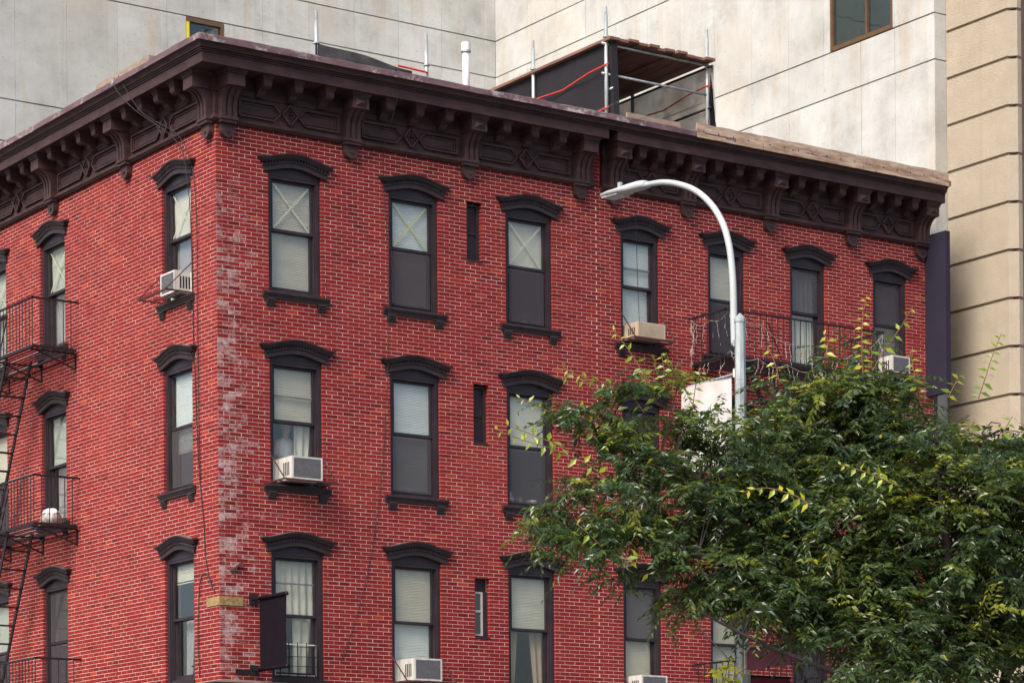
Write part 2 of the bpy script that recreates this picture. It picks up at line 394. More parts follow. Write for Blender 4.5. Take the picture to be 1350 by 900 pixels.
def bricks_mesh(rects, name):
    R_ = np.array(rects); n = len(R_)
    pr = -(.0022 + nr.uniform(-.0012,.0012,n)); tl = nr.uniform(-.0008,.0008,n)
    v = np.empty((n,8,3))
    for i,(ix,iy,iz) in enumerate([(0,0,0),(1,0,0),(1,1,0),(0,1,0),(0,0,1),(1,0,1),(1,1,1),(0,1,1)]):
        v[:,i,0] = R_[:,ix]; v[:,i,2] = R_[:,2+iz]; v[:,i,1] = .10 if iy else pr + (tl if ix else -tl)
    q = np.array([(0,3,2,1),(4,5,6,7),(0,1,5,4),(1,2,6,5),(3,0,4,7)])
    f = (np.arange(n)[:,None,None]*8 + q[None]).reshape(-1,4)
    me = bpy.data.meshes.new(name); me.vertices.add(n*8); me.vertices.foreach_set('co', v.reshape(-1))
    me.loops.add(len(f)*4); me.loops.foreach_set('vertex_index', f.reshape(-1).astype(np.int32))
    me.polygons.add(len(f)); me.polygons.foreach_set('loop_start', np.arange(0,len(f)*4,4,dtype=np.int32)); me.polygons.foreach_set('loop_total', np.full(len(f),4,dtype=np.int32))
    at = me.attributes.new('bc','FLOAT_COLOR','POINT')
    val = np.clip(nr.normal(.52,.19,n),0,1); val[nr.random(n) < .012] = .97; val[nr.random(n) < .015] = .03
    c = np.ones((n,8,4)); c[:,:,0] = val[:,None]; c[:,:,1] = nr.random(n)[:,None]; at.data.foreach_set('color', c.reshape(-1))
    me.polygons.foreach_set('use_smooth', [False]*len(f)); me.materials.append(M['brick']); me.update(calc_edges=True); return me
def single_brick_meshes(w, h):
    out = []
    for i in range(12):
        me = MB().box(0,w,0,.105,0,h).mesh('brick', M['brick'])
        at = me.attributes.new('bc','FLOAT_COLOR','POINT'); v = i/12*.8+.08
        at.data.foreach_set('color', [v,(i*7%12)/11,0,1]*8); out.append(me)
    return out
def wall(parent, a0, a1, z0, z1, openings, rz, phase, singles, name='brick_wall', depth=.10):
    """mortar sheet with real openings and reveals; the bricks stand 5 mm proud of it"""
    g = .004; op = [(a-g,b+g,u-g,v+g) for a,b,u,v in openings]
    xs = sorted({a0,a1,*[c for o in op for c in o[:2]]}); zs = sorted({z0,z1,*[c for o in op for c in o[2:]]})
    m = MB()
    for i in range(len(xs)-1):
        for j in range(len(zs)-1):
            cx_, cz_ = (xs[i]+xs[i+1])/2, (zs[j]+zs[j+1])/2
            if any(o[0] < cx_ < o[1] and o[2] < cz_ < o[3] for o in op): continue
            m.add([(xs[i],0,zs[j]),(xs[i+1],0,zs[j]),(xs[i+1],0,zs[j+1]),(xs[i],0,zs[j+1])],[(0,1,2,3)])
            m.add([(xs[i],.30,zs[j]),(xs[i+1],.30,zs[j]),(xs[i+1],.30,zs[j+1]),(xs[i],.30,zs[j+1])],[(3,2,1,0)])
    for a,b,u,v in op:
        m.add([(a,0,u),(a,.3,u),(a,.3,v),(a,0,v)],[(0,1,2,3)]); m.add([(b,0,u),(b,.3,u),(b,.3,v),(b,0,v)],[(3,2,1,0)])
        m.add([(a,0,u),(b,0,u),(b,.3,u),(a,.3,u)],[(0,1,2,3)]); m.add([(a,0,v),(b,0,v),(b,.3,v),(a,.3,v)],[(3,2,1,0)])
    wo = m.build(name, M['mortar'], parent, rz=rz, recalc=False)
    rects = brick_rects(a0, a1, z0, z1, openings, phase)
    if singles:
        full = [(r, i) for i, r in enumerate(rects) if abs((r[1]-r[0])-(BL-.009)) < .004 and abs((r[3]-r[2])-(BH-.009)) < .001]
        full.sort(key=lambda t: t[0][0]); chosen = full[:singles]; ids = {i for _, i in chosen}
        ms = single_brick_meshes(BL-.009, BH-.009)
        for r, i in chosen:
            link('brick', rnd.choice(ms), wo, (r[0], -.0022+rnd.uniform(-.0012,.0012), r[2]))
        rects = [r for i, r in enumerate(rects) if i not in ids]
    tag(link('brickwork', bricks_mesh(rects, 'brickwork'), wo), kind='stuff')
    return wo

def arch(x):
    x = min(1, abs(x)/.93); return .55*(1-x*x) + .45*(math.cos(math.pi*x)+1)/2
def lintel_mesh(hw_e, hw_t, rise=.118):
    """segmental hood mould: fascia, bead, dentil band and crown, returned to the wall at its ends"""
    prof = [(0,.0,0),(0,.040,0),(0,.040,.080),(.12,.060,.086),(.14,.062,.104),(.05,.036,.108),(.05,.030,.146),
            (.40,.070,.150),(.5,.078,.166),(.62,.090,.188),(1,.112,.206),(1,.114,.230),(1,.0,.242)]
    m = MB(); n = 28; rows = []
    for e, out, z in prof:
        h = hw_e + (hw_t-hw_e)*e; b = len(m.v)
        for i in range(n+1):
            x = -h + 2*h*i/n; m.v.append((x, -out, z + rise*arch(x/hw_e*.93)))
        rows.append(b)
    for r in range(len(rows)-1):
        for i in range(n): m.f.append((rows[r]+i, rows[r]+i+1, rows[r+1]+i+1, rows[r+1]+i))
    for side in (0, n):                      # end returns back to the wall
        w = []
        for r in rows:
            x, y, z = m.v[r+side]; m.v.append((x, .01, z)); w.append(len(m.v)-1)
        for r in range(len(rows)-1): m.f.append((rows[r]+side, rows[r+1]+side, w[r+1], w[r]))
    b0, bN = rows[0], rows[-1]               # underside back into the opening
    for i in range(n):
        x0,_,z0 = m.v[b0+i]; x1,_,z1 = m.v[b0+i+1]
        m.add([(x0,.0,z0),(x1,.0,z1),(x1,.06,z1),(x0,.06,z0)],[(0,1,2,3)])
    k = 21
    for i in range(k):
        x = -hw_e*.97 + 2*hw_e*.97*(i+.5)/k; z = .116 + rise*arch(x/hw_e*.93)
        m.box(x-.013, x+.013, -.062, -.028, z+.000, z+.026)
    return m.mesh('lintel', M['lintel'])
def sill_mesh(hw):
    m = MB()
    prof = [(.03,0),(-.072,-.006),(-.078,-.022),(-.078,-.040),(-.060,-.052),(-.055,-.075),(-.042,-.085),(-.040,-.118),(.03,-.118)]
    m.prism_yz(prof, -hw, hw)
    for s in (-1, 1):
        c = s*(hw-.15)
        m.prism_yz([(.02,-.119),(-.062,-.119),(-.066,-.150),(-.050,-.158),(-.054,-.188),(-.036,-.198),(-.038,-.225),(-.020,-.255),(.02,-.258)], c-.075, c+.075)
    return m.mesh('sill', M['lintel'])
LM = {'big': lintel_mesh(.605,.715), 'small': lintel_mesh(.545,.672)}
SM = {'big': sill_mesh(.64), 'small': sill_mesh(.60)}

def slat_blind(x0, x1, z0, z1, y, pitch=.027):
    m = MB(); n = int((z1-z0)/pitch)
    for i in range(n):
        z = z1 - i*pitch; t = rnd.uniform(-.002,.002)
        m.add([(x0,y,z),(x1,y,z),(x1,y-.009+t,z-.0258),(x0,y-.009+t,z-.0258)],[(0,1,2,3)])
    m.box(x0-.004, x1+.004, y-.02, y+.012, z1, z1+.03); m.box(x0,x1,y-.014,y+.004,z0-.016,z0); return m
def curtain_m(x0, x1, z0, z1, y, folds=5, amp=.02, pull=0.0):
    ph = rnd.uniform(0,6)
    def fn(u, v):
        k = pull * (1-v)
        x = x0 + (x1-x0)*u*(1-k) if pull >= 0 else x1 - (x1-x0)*(1-u)*(1+k)
        return (x, y + amp*math.sin(folds*2*math.pi*u + ph + .5*v), z0 + (z1-z0)*v)
    return MB().grid(fn, folds*8, 8)

def window(parent, wallrz, a, w, sill, spring, meet, style='big', upper=None, lower=None, tape=None, sill_on=True, rail=None, extra=()):
    """dark wood sash window: frame with segmental head board, two sashes, panes, hood mould and bracketed sill.
       local axes: x along the wall, y into the room, z up, origin at the middle of the sill"""
    rot = wallrz; H = spring - sill; hw = w/2
    loc = (a, 0, sill) if rot == 0 else (0, -a, sill)
    fr = MB(); jw = .075; d0, d1 = .045, .20; head = H - .035
    fr.box(-hw, -hw+jw, d0, d1, 0, head); fr.box(hw-jw, hw, d0, d1, 0, head)
    fr.box(-hw+.03, -hw+jw+.018, d0+.03, d1-.01, .001, head-.001); fr.box(hw-jw-.018, hw-.03, d0+.03, d1-.01, .001, head-.001)
    fr.box(-hw+jw+.019, hw-jw-.019, d0+.02, d1, .002, .045)
    pts = [(-hw, head+.001), (hw, head+.001)] + [(hw - w*i/14, H + .02 + .118*arch((hw - w*i/14)/hw*.8)) for i in range(15)]
    fr.prism_xz(pts, d0-.006, d1); fr.box(-hw+jw-.01, hw-jw+.01, d0+.001, d1-.01, head-.045, head)
    wo = fr.build('window', M['frame'], parent, loc, rot)
    link('lintel', LM[style], wo, (0,0,H))
    if sill_on: link('sill', SM[style], wo, (0,0,0))
    else: MB().box(-hw-.02, hw+.02, -.03, .06, -.06, -.001).build('sill', M['lintel'], wo)
    gx = hw - jw - .02; zt = head - .046; zm = meet - sill
    up = MB().ring(-gx, gx, zm-.02, zt, .045, .105, .145, .045, .04).build('upper_sash', M['frame'], wo)
    lo = MB().ring(-gx, gx, .046, zm+.02, .05, .150, .190, .075, .045).build('lower_sash', M['frame'], wo)
    px = gx - .045
    if rail: MB().box(-px, px, .112, .135, rail-sill-.013, rail-sill+.013).build('glazing_bar', M[rail_mat], wo) if False else MB().box(-px, px, .112, .138, rail-sill-.014, rail-sill+.014).build('glazing_bar', M['grille'], wo)
    pane(wo, -px, px, zm+.026, zt-.041, .124); pane(wo, -px+.006, px-.006, .122, zm-.024, .168)
    for part, z0, z1, y in ((upper, zm-.005, zt+.02, .170), (lower, .05, zm-.01, .212)):
        if not part: continue
        for p in (part if isinstance(part, list) else [part]):
            kind, mt = p[0], M[p[1]]; f0, f1 = p[2] if len(p) > 2 else (0, 1); zz0 = z0+(z1-z0)*f0; zz1 = z0+(z1-z0)*f1
            if kind == 'blind': slat_blind(-gx+.012, gx-.012, zz0+.02, zz1, y+.01).build('blind', mt, wo, recalc=False)
            elif kind == 'shade': MB().grid(lambda u,v: (-gx+.01+(2*gx-.02)*u, y+.02+.006*math.sin(7*v+3*u), zz0+(zz1-zz0)*v), 6, 8).build('roller_shade', mt, wo, recalc=False)
            elif kind == 'curtain':
                x0, x1, pull = p[3] if len(p) > 3 else (-1, 1, 0)
                curtain_m(x0*gx, x1*gx, zz0, zz1, y+.06, max(2,int(6*(x1-x0)/2)), .02, pull).build('curtain', mt, wo, smooth=True, recalc=False)
            elif kind == 'screen': MB().add([(-gx+.03,.095,zz0+.03),(gx-.03,.095,zz0+.03),(gx-.03,.095,zz1-.03),(-gx+.03,.095,zz1-.03)],[(0,1,2,3)]).build('insect_screen', mt, wo, recalc=False)
    if tape:
        m = MB(); z0, z1 = zm+.05, zt-.06
        for i,(p, q) in enumerate((((-px+.03, z0),(px-.03, z1)),((-px+.03, z1),(px-.03, z0)))):
            m.bar((p[0],.130+.003*i,p[1]),(q[0],.130+.003*i,q[1]),.002,.035)
        m.build('tape_cross', M[tape], wo)
    return wo
def pane(wo, x0, x1, z0, z1, y):
    MB().box(x0, x1, y, y+.004, z0, z1).build('pane', M['glass'], wo)

def cornice_profile():
    return [(0,14.325),(.05,14.325),(.068,14.345),(.095,14.362),(.095,14.398),(.075,14.412),(.06,14.43),(.042,14.432),(.042,14.80),(.062,14.815),(.068,14.85),(.086,14.865),(.086,14.89),(.055,14.905),
            (.055,15.118),(.49,15.118),(.495,15.098),(.525,15.098),(.525,15.262),(.550,15.264),(.550,15.277),(.522,15.279),(.522,15.289),(.568,15.291),(.568,15.304),(.538,15.306),(.538,15.316),(.586,15.318),(.588,15.332),(.594,15.347),(.608,15.366),(.630,15.380),(.650,15.384),(.650,15.405),(.0,15.405)]
def flashing_profile():
    return [(.640,15.402),(.668,15.398),(.668,15.492),(.635,15.510),(.25,15.53),(-.32,15.54),(-.32,15.45)]
def sweep(prof, path, cap_end=True, cap_start=True):
    """path(n) -> plan points for a profile point standing n out from the wall"""
    m = MB(); rows = []
    for n_, z in prof:
        b = len(m.v); pl = path(n_)
        for p in pl: m.v.append((p[0], p[1], z))
        rows.append(b); k = len(pl)
    for r in range(len(rows)-1):
        for i in range(k-1): m.f.append((rows[r]+i, rows[r]+i+1, rows[r+1]+i+1, rows[r+1]+i))
    if cap_end: m.f.append(tuple(r+k-1 for r in rows))
    if cap_start: m.f.append(tuple(reversed(rows)))
    return m
def bracket_mesh(pyramid):
    m = MB(); w = .1575
    m.box(-w, w, -.42, -.05, 14.845, 15.035)
    m.add([(-w,-.05,15.035),(w,-.05,15.035),(w,-.42,15.035),(-w,-.42,15.035),(-w-.05,-.05,15.112),(w+.05,-.05,15.112),(w+.05,-.47,15.112),(-w-.05,-.47,15.112)],[(0,3,2,1),(4,5,6,7),(0,1,5,4),(1,2,6,5),(2,3,7,6),(3,0,4,7)])
    m.box(-w-.018, w+.018, -.438, -.05, 15.036, 15.056)
    if pyramid:
        p = .105; zc = 14.94
        m.add([(-p,-.421,zc-.062),(p,-.421,zc-.062),(p,-.421,zc+.062),(-p,-.421,zc+.062),(-.03,-.468,zc-.008),(.03,-.468,zc-.008),(.03,-.468,zc+.012),(-.03,-.468,zc+.012)],[(0,1,5,4),(1,2,6,5),(2,3,7,6),(3,0,4,7),(4,5,6,7)])
    # fluted console below the block: three ribs with a quarter-round sweep
    def body(out):
        pts = [(-.03,14.40),(-.14-out,14.40),(-.14-out,14.56)]
        for i in range(1,9):
            t = i/8*math.pi/2; pts.append((-.14-out-.23*(1-math.cos(t)), 14.56+.285*math.sin(t)))
        return pts + [(-.03,14.845)]
    m.prism_yz(body(0), -.135, .135)
    for c in (-.108, 0, .108): m.prism_yz(body(.028), c-.034, c+.034)
    # neck band and pendant drop
    m.box(-.165,.165,-.175,-.04,14.352,14.400); m.box(-.150,.150,-.155,-.04,14.300,14.351)
    pts = [(-.125,14.299)] + [(.125*-math.cos(math.pi*i/12), 14.19-.115*math.sin(math.pi*i/12)) for i in range(13)] + [(.125,14.299)]
    m.prism_xz(pts, -.105, .01)
    ring = [(.028*math.cos(2*math.pi*i/10), 14.185+.028*math.sin(2*math.pi*i/10)) for i in range(10)]
    m.prism_xz(ring, -.125, -.10)
    return m.mesh('bracket', M['trim'])
def modillion_mesh():
    m = MB(); w = .078
    m.box(-w,w,-.40,-.06,14.955,15.03)
    m.add([(-w,-.05,15.03),(w,-.05,15.03),(w,-.40,15.03),(-w,-.40,15.03),(-w-.04,-.05,15.115),(w+.04,-.05,15.115),(w+.04,-.44,15.115),(-w-.04,-.44,15.115)],[(0,3,2,1),(4,5,6,7),(0,1,5,4),(1,2,6,5),(2,3,7,6),(3,0,4,7)])
    pts = [(-.05,14.955),(-.395,14.955),(-.39,14.93),(-.33,14.905),(-.27,14.915),(-.22,14.90),(-.17,14.85),(-.11,14.815),(-.05,14.81)]
    m.prism_yz(pts, -w*.9, w*.9); return m.mesh('modillion', M['trim'])
def panel_mesh(L_):
    m = MB(); z0, z1 = 14.485, 14.745; zc = (z0+z1)/2; h = L_/2; y = -.042
    def strip(pts, w, t):
        for p, q in zip(pts, pts[1:]):
            m.bar((p[0], y-t/2+.002, p[1]), (q[0], y-t/2+.002, q[1]), t, w)
    for s in (-1, 1):
        for o, wd, t in ((0,.030,.046),(.046,.016,.024)):
            strip([(s*(.17+o),zc),(s*(.30+o*.6),z1-o),(s*(h-o),z1-o),(s*(h-o),z0+o),(s*(.30+o*.6),z0+o),(s*(.17+o),zc)], wd, t)
    for r, wd, t in ((.146,.030,.07),(.090,.022,.05),(.046,.018,.04)):
        strip([(-r,zc),(0,zc+r*1.12),(r,zc),(0,zc-r*1.12),(-r,zc)], wd, t)
    return m.mesh('frieze_panel', M['trim'])
BRK = {False: bracket_mesh(False), True: bracket_mesh(True)}
MOD = modillion_mesh()
def dress(cor, rz, brackets, pyr, nmod, span_end=None):
    """consoles, modillions and panels of one cornice run; positions are left edges of the blocks along the wall"""
    cs = [b + .1575 for b in brackets]
    def put(name, me, a): link(name, me, cor, (a,0,0) if rz == 0 else (0,a,0), rz)
    for c, p in zip(cs, pyr): put('bracket', BRK[p], c)
    cache = {}
    for c0, c1 in zip(cs, cs[1:]):
        for i in range(nmod): put('modillion', MOD, c0 + (c1-c0)*(i+1)/(nmod+1))
        L_ = round(c1-c0-.48, 2)
        if L_ > .6:
            if L_ not in cache: cache[L_] = panel_mesh(L_)
            put('frieze_panel', cache[L_], (c0+c1)/2)

ZTOP = 14.36
# ---- corner building
corner = thing('brick_building', 'red brick corner building with brown bracketed cornice and lime-stained corner', 'building')
R1 = dict(sill=11.672, spring=13.648, meet=12.73); R2 = dict(sill=8.476, spring=10.553, meet=9.555); R3 = dict(sill=5.262, spring=7.356, meet=6.325)
def op(c, w, r): return (c-w/2, c+w/2, r['sill'], r['spring']+.15)
cols = [1.483, 3.838, 6.263]
slots = [(4.937,5.253,12.676,13.712),(5.048,5.362,9.501,10.545),(5.045,5.354,6.114,7.164)]
openR = [op(c, 1.012, r) for c in cols for r in (R1,R2,R3)] + slots
lcols = [1.40, 6.235, 8.80]
openL = [(-c-.52, -c+.52, r['sill'], r['spring']+.15) for c in lcols for r in (R1,R2,R3)]
LEFT_END, B1_END = 14.0, 7.752
wall(corner, -.0022, B1_END, 5.14, ZTOP, openR, 0.0, .109, 300)
wall(corner, -LEFT_END, 0.0, 5.14, ZTOP, openL, -math.pi/2, .05, 0)
HP = -math.pi/2
W = window
W(corner,0,cols[0],1.012,**R1,upper=('blind','blind'),lower=('blind','blind'),tape='tape')
W(corner,0,cols[1],1.012,**R1,upper=('blind','blind_w'),lower=[('blind','blind'),('screen','screen')],tape='tape_y')
W(corner,0,cols[2],1.012,**R1,upper=('shade','shade'),lower=('screen','screen'),tape='tape')
W(corner,0,cols[0],1.012,**R2,upper=('blind','blind'),lower=[('curtain','curtain',(0,1),(.22,.98,.25))],rail=9.98)
W(corner,0,cols[1],1.012,**R2,upper=('blind','blind_w'),lower=[('blind','blind_g'),('screen','screen2')])
W(corner,0,cols[2],1.012,**R2,upper=('shade','shade'),lower=('screen','screen2'))
w13 = W(corner,0,cols[0],1.012,**R3,sill_on=False,upper=('curtain','curtain'),lower=[('curtain','curtain',(.0,1),(.1,1,.3))],rail=6.86)
W(corner,0,cols[1],1.012,**R3,sill_on=False,upper=('blind','blind'),lower=('blind','blind_w',(.25,1)))
W(corner,0,cols[2],1.012,**R3,sill_on=False,upper=('blind','shade'),lower=[('curtain','curtain_t',(0,1),(-1,-.35,.3)),('curtain','curtain_t',(0,1),(.3,1,-.3))])
W(corner,HP,-lcols[0] if False else -lcols[0],1.04,**R1,upper=('shade','shade'),lower=('shade','blind_g'),tape='tape')
W(corner,HP,-lcols[0],1.04,**R2,upper=('blind','blind_w'),lower=[('blind','blind_w',(.6,1)),('screen','screen2')])
W(corner,HP,-lcols[0],1.04,**R3,sill_on=False,upper=('blind','shade',(.62,1)),lower=('curtain','curtain_g',(0,1),(-.6,.1,.3)))
W(corner,HP,-lcols[1],1.04,**R1,upper=('shade','shade_g'),lower=('curtain','curtain_g'),tape='tape')
W(corner,HP,-lcols[1],1.04,**R2,upper=('shade','shade_g'),lower=('curtain','curtain_g'))
W(corner,HP,-lcols[1],1.04,**R3,sill_on=False,upper=('screen','screen2'),lower=('screen','screen'))
W(corner,HP,-lcols[2],1.04,**R1,upper=('shade','shade_g'),lower=('curtain','curtain_g'),tape='tape')
W(corner,HP,-lcols[2],1.04,**R2,upper=('shade','shade'),lower=('screen','screen'))
W(corner,HP,-lcols[2],1.04,**R3,sill_on=False,upper=('shade','shade_g'),lower=('screen','screen'))
# iron guard across the lower sash of the bottom window beside the corner
m = MB()
for i in range(5): m.bar((-.34+.17*i,.03,.05),(-.34+.17*i,.03,.62),.012)
for z in (.06,.22,.38,.54): m.bar((-.40,.028,z),(.40,.028,z),.010)
m.build('window_guard', M['iron'], w13)
MB().ring(-.40,.40,.06,.60,.022,.10,.112).build('screen_frame', M['white'], w13)
# narrow slot windows between the second and third window columns
for i,(a,b,u,v) in enumerate(slots):
    m = MB(); w_ = b-a
    if i == 2:
        so = MB().box(a+.004,b-.004,.12,.20,v-.22,v-.004).build('slot_window', M['frame'], corner)
        MB().ring(a+.005,b-.09,u+.06,v-.225,.030,.09,.13).build('sash', M['white'], so)
        MB().box(a+.036,b-.122,.092,.125,(u+v)/2-.055,(u+v)/2-.020).build('meeting_rail', M['white'], so)
        MB().box(a+.036,b-.121,.108,.112,u+.092,v-.257).build('pane', M['glass'], so)
        MB().box(b-.089,b-.002,.07,.18,u+.03,v-.225).build('jamb', M['frame'], so)
    else:
        so = MB().ring(a+.004,b-.004,u+.004,v-.004,.05,.085,.2).build('slot_window', M['frame'], corner)
        MB().box(a+.055,b-.055,.11,.16,(u+v)/2-.02,(u+v)/2+.02).build('meeting_rail', M['frame'], so)
        MB().box(a+.055,b-.055,.132,.136,u+.06,v-.06).build('pane', M['frame'], so)
        MB().box(a+.01,b-.01,.205,.21,u+.01,v-.01).build('roller_shade', M['dark'], so)
    MB().box(a+.002,b-.002,-.012,.084,u+.001,u+.03).build('sill', M['lintel'], so)
# cornice, flashing, roof
P1_END = 7.665
cor = sweep(cornice_profile(), lambda n: [(-n, LEFT_END), (-n, -n), (P1_END, -n)]).build('cornice', M['trim'], corner)
def flashing(parent, x0, x1, rz, corner=False):
    x = x0; i = 0; span = abs(x1-x0)
    n = max(1, int(span/1.35)); ed = [x0+(x1-x0)*k/n for k in range(n+1)]
    for k in range(n):
        dz0, dz1, o0, o1 = (rnd.uniform(-.010,.014) for _ in range(4)); p = flashing_profile(); m = MB()
        last = corner and k == (n-1 if x1 == 0 else 0)
        for e in range(7):
            t = e/6; xx = ed[k]+(ed[k+1]-ed[k])*t
            for q, (nn, z) in enumerate(p):
                nn2 = nn + ((o0*(1-t)+o1*t)*.5 + rnd.uniform(-.004,.004) if 0 < q < 4 else 0)
                xm = xx
                if corner and abs(xx) < 1e-6: xm = -nn if x0 == 0 else nn; nn2 = nn; zz_ = z
                else: zz_ = z + ((dz0*(1-t)+dz1*t) + rnd.uniform(-.004,.004) if q in (2,3) else 0)
                m.v.append((xm, -nn2, zz_))
        P_ = len(p)
        for e in range(6):
            for q in range(P_-1): m.f.append((e*P_+q, (e+1)*P_+q, (e+1)*P_+q+1, e*P_+q+1))
        m.build('flashing', M['flash'], parent, rz=rz)
flashing(cor, 0.0, 7.745, 0, True); flashing(cor, -LEFT_END, 0.0, HP, True)
dress(cor, 0.0, [.012,2.385,4.785,7.190], [False,True,True,False], 3)
dress(cor, HP, [.015,2.965,5.915,8.865,11.8], [False]*5, 4)
MB().add([(.30,-.0+.30,15.46),(7.74,.30,15.46),(7.74,13.9,15.46),(.30,13.9,15.46)],[(0,1,2,3)]).build('roof', M['roofing'], corner)
# inside: floors, party wall, back
for z in (4.85, 7.90, 11.05, 14.30):
    MB().box(.31,7.70,.31,13.6,z,z+.12).build('floor_slab', M['room'], corner)
MB().box(7.60,7.74,.31,13.9,.2,15.4).build('party_wall', M['room'], corner)
MB().box(.31,7.59,13.62,13.9,.2,15.4).build('back_wall', M['room'], corner)
MB().box(.32,7.58,5.4,5.5,4.98,14.29).build('partition', M['room'], corner)
MB().box(4.35,4.45,.32,5.38,4.98,14.29).build('partition', M['room'], corner)
# sandstone course at the corner, iron strap, ledge over the shopfront
so = MB().box(-.020,.43,-.020,.06,6.420,6.565).box(-.018,.05,.062,.43,6.421,6.564).build('corner_stone', M['stone'], corner)
MB().bar((.20,-.02,6.98),(.40,-.045,7.13),.05,.03).build('iron_strap', M['rust'], corner)
MB().box(.28,.54,-.03,.0,5.30,5.38).build('vent_slot', M['iron'], corner)
ledge = [(0,4.80),(.10,4.80),(.12,4.90),(.22,4.95),(.26,5.02),(.28,5.10),(.28,5.14),(.0,5.20)]
MBL = sweep(ledge, lambda n: [(-n, LEFT_END), (-n, -n), (B1_END, -n)]); MBL.build('shopfront_ledge', M['lintel'], corner)
def shopfront(parent, x0, x1, rz, n):
    m = MB(); m.box(x0, x1, .0, .10, 3.9, 4.80); m.box(x0, x1, .0, .10, .14, .60)
    so = m.build('shopfront', M['lintel'], parent, rz=rz); w = (x1-x0)/n
    for i in range(n+1):
        c = min(max(x0+i*w, x0+.13), x1-.13); MB().box(c-.13, c+.13, -.05, .12, .14, 4.79).build('pilaster', M['lintel'], so)
    for i in range(n):
        MB().box(x0+i*w+.27, x0+(i+1)*w-.27, .05, .06, .6, 3.9).build('pane', M['glass'], so)
shopfront(corner, .0, B1_END, 0, 3); shopfront(corner, -LEFT_END, -.11, HP, 5)

# ---- row building
row = thing('brick_building', 'red brick row building with pyramid-block cornice beside the concrete tower', 'building', (B1_END,0,0))
Q1 = dict(sill=11.622, spring=13.612, meet=12.685); Q2 = dict(sill=8.43, spring=10.51, meet=9.51); Q3 = dict(sill=5.21, spring=7.30, meet=6.27)
B2_END = 16.02
c2 = [8.735-B1_END, 10.765-B1_END, 12.764-B1_END, 14.879-B1_END]; w2 = .885
openQ = [op(c, w2, r) for c in c2 for r in (Q1,Q2,Q3)]
wall(row, .006, B2_END-B1_END, 5.14, ZTOP+.04, openQ, 0.0, .03, 300)
W(row,0,c2[0],w2,**Q1,style='small',upper=('blind','blind_w'),lower=('blind','blind_w',(.1,1)),rail=13.02)
W(row,0,c2[1],w2,**Q1,style='small',upper=('blind','blind'),lower=('screen','screen'))
W(row,0,c2[2],w2,**Q1,style='small',upper=[('curtain','curtain_g'),('screen','screen2')],lower=('curtain','curtain'))
W(row,0,c2[3],w2,**Q1,style='small',upper=[('shade','blind_g'),('screen','screen')],lower=[('shade','shade',(.2,1)),('screen','screen2')])
W(row,0,c2[0],w2,**Q2,style='small',upper=('screen','screen'),lower=[('curtain','curtain_gr',(0,1),(-1,-.2,0)),('curtain','curtain_r',(0,1),(-.2,1,0))])
for c in c2[1:]: W(row,0,c,w2,**Q2,style='small',upper=('shade','blind_g'),lower=('screen','screen'))
W(row,0,c2[0],w2,**Q3,style='small',sill_on=False,upper=[('shade','blind_g'),('screen','screen2')],lower=('blind','blind',(.3,1)))
W(row,0,c2[1],w2,**Q3,style='small',sill_on=False,upper=('blind','blind'),lower=('blind','blind'))
for c in c2[2:]: W(row,0,c,w2,**Q3,style='small',sill_on=False,upper=('shade','blind_g'),lower=('screen','screen2'))
S2 = 7.865-B1_END; E2 = 15.875-B1_END
cor2 = sweep(cornice_profile(), lambda n: [(S2, -n), (E2, -n), (E2, .3)]).build('cornice', M['trim'], row)
flashing(cor2, -.004, E2+.02, 0)
crown = [p for p in cornice_profile() if p[1] >= 15.262] + [(.0,15.262)]
sweep(crown, lambda n: [(P1_END-B1_END+.003, -n), (S2-.003, -n)]).build('crown_link', M['trim'], cor2)
dress(cor2, 0.0, [b-B1_END for b in (7.945,9.635,11.625,13.685,15.500)], [True]*5, 3)
MB().add([(.0,.30,15.44),(B2_END-B1_END,.30,15.44),(B2_END-B1_END,13.9,15.44),(0,13.9,15.44)],[(0,1,2,3)]).build('roof', M['roofing'], row)
for z in (4.85, 7.85, 11.0, 14.30):
    MB().box(.05,B2_END-B1_END-.06,.31,13.6,z,z+.12).build('floor_slab', M['room'], row)
MB().box(B2_END-B1_END-.12,B2_END-B1_END,.105,13.9,.2,15.4).build('end_wall', M['brick'], row)
MB().box(.02,B2_END-B1_END-.13,13.62,13.9,.2,15.4).build('back_wall', M['room'], row)
MB().box(.05,B2_END-B1_END-.13,4.6,4.7,4.98,14.29).build('partition', M['room'], row)
MB().box(-.28,.10,.02,.08,14.37,15.28).build('gap_masonry', M['mortar'], row)
gr = brick_rects(-.28, .11, 14.374, 15.27, [], .09)
tag(link('gap_brick', bricks_mesh(gr, 'gap_brick'), row, (0,.014,0)), kind='stuff')
sweep(ledge, lambda n: [(.0, -n), (B2_END-B1_END, -n)]).build('shopfront_ledge', M['lintel'], row)
shopfront(row, .02, B2_END-B1_END, 0, 3)

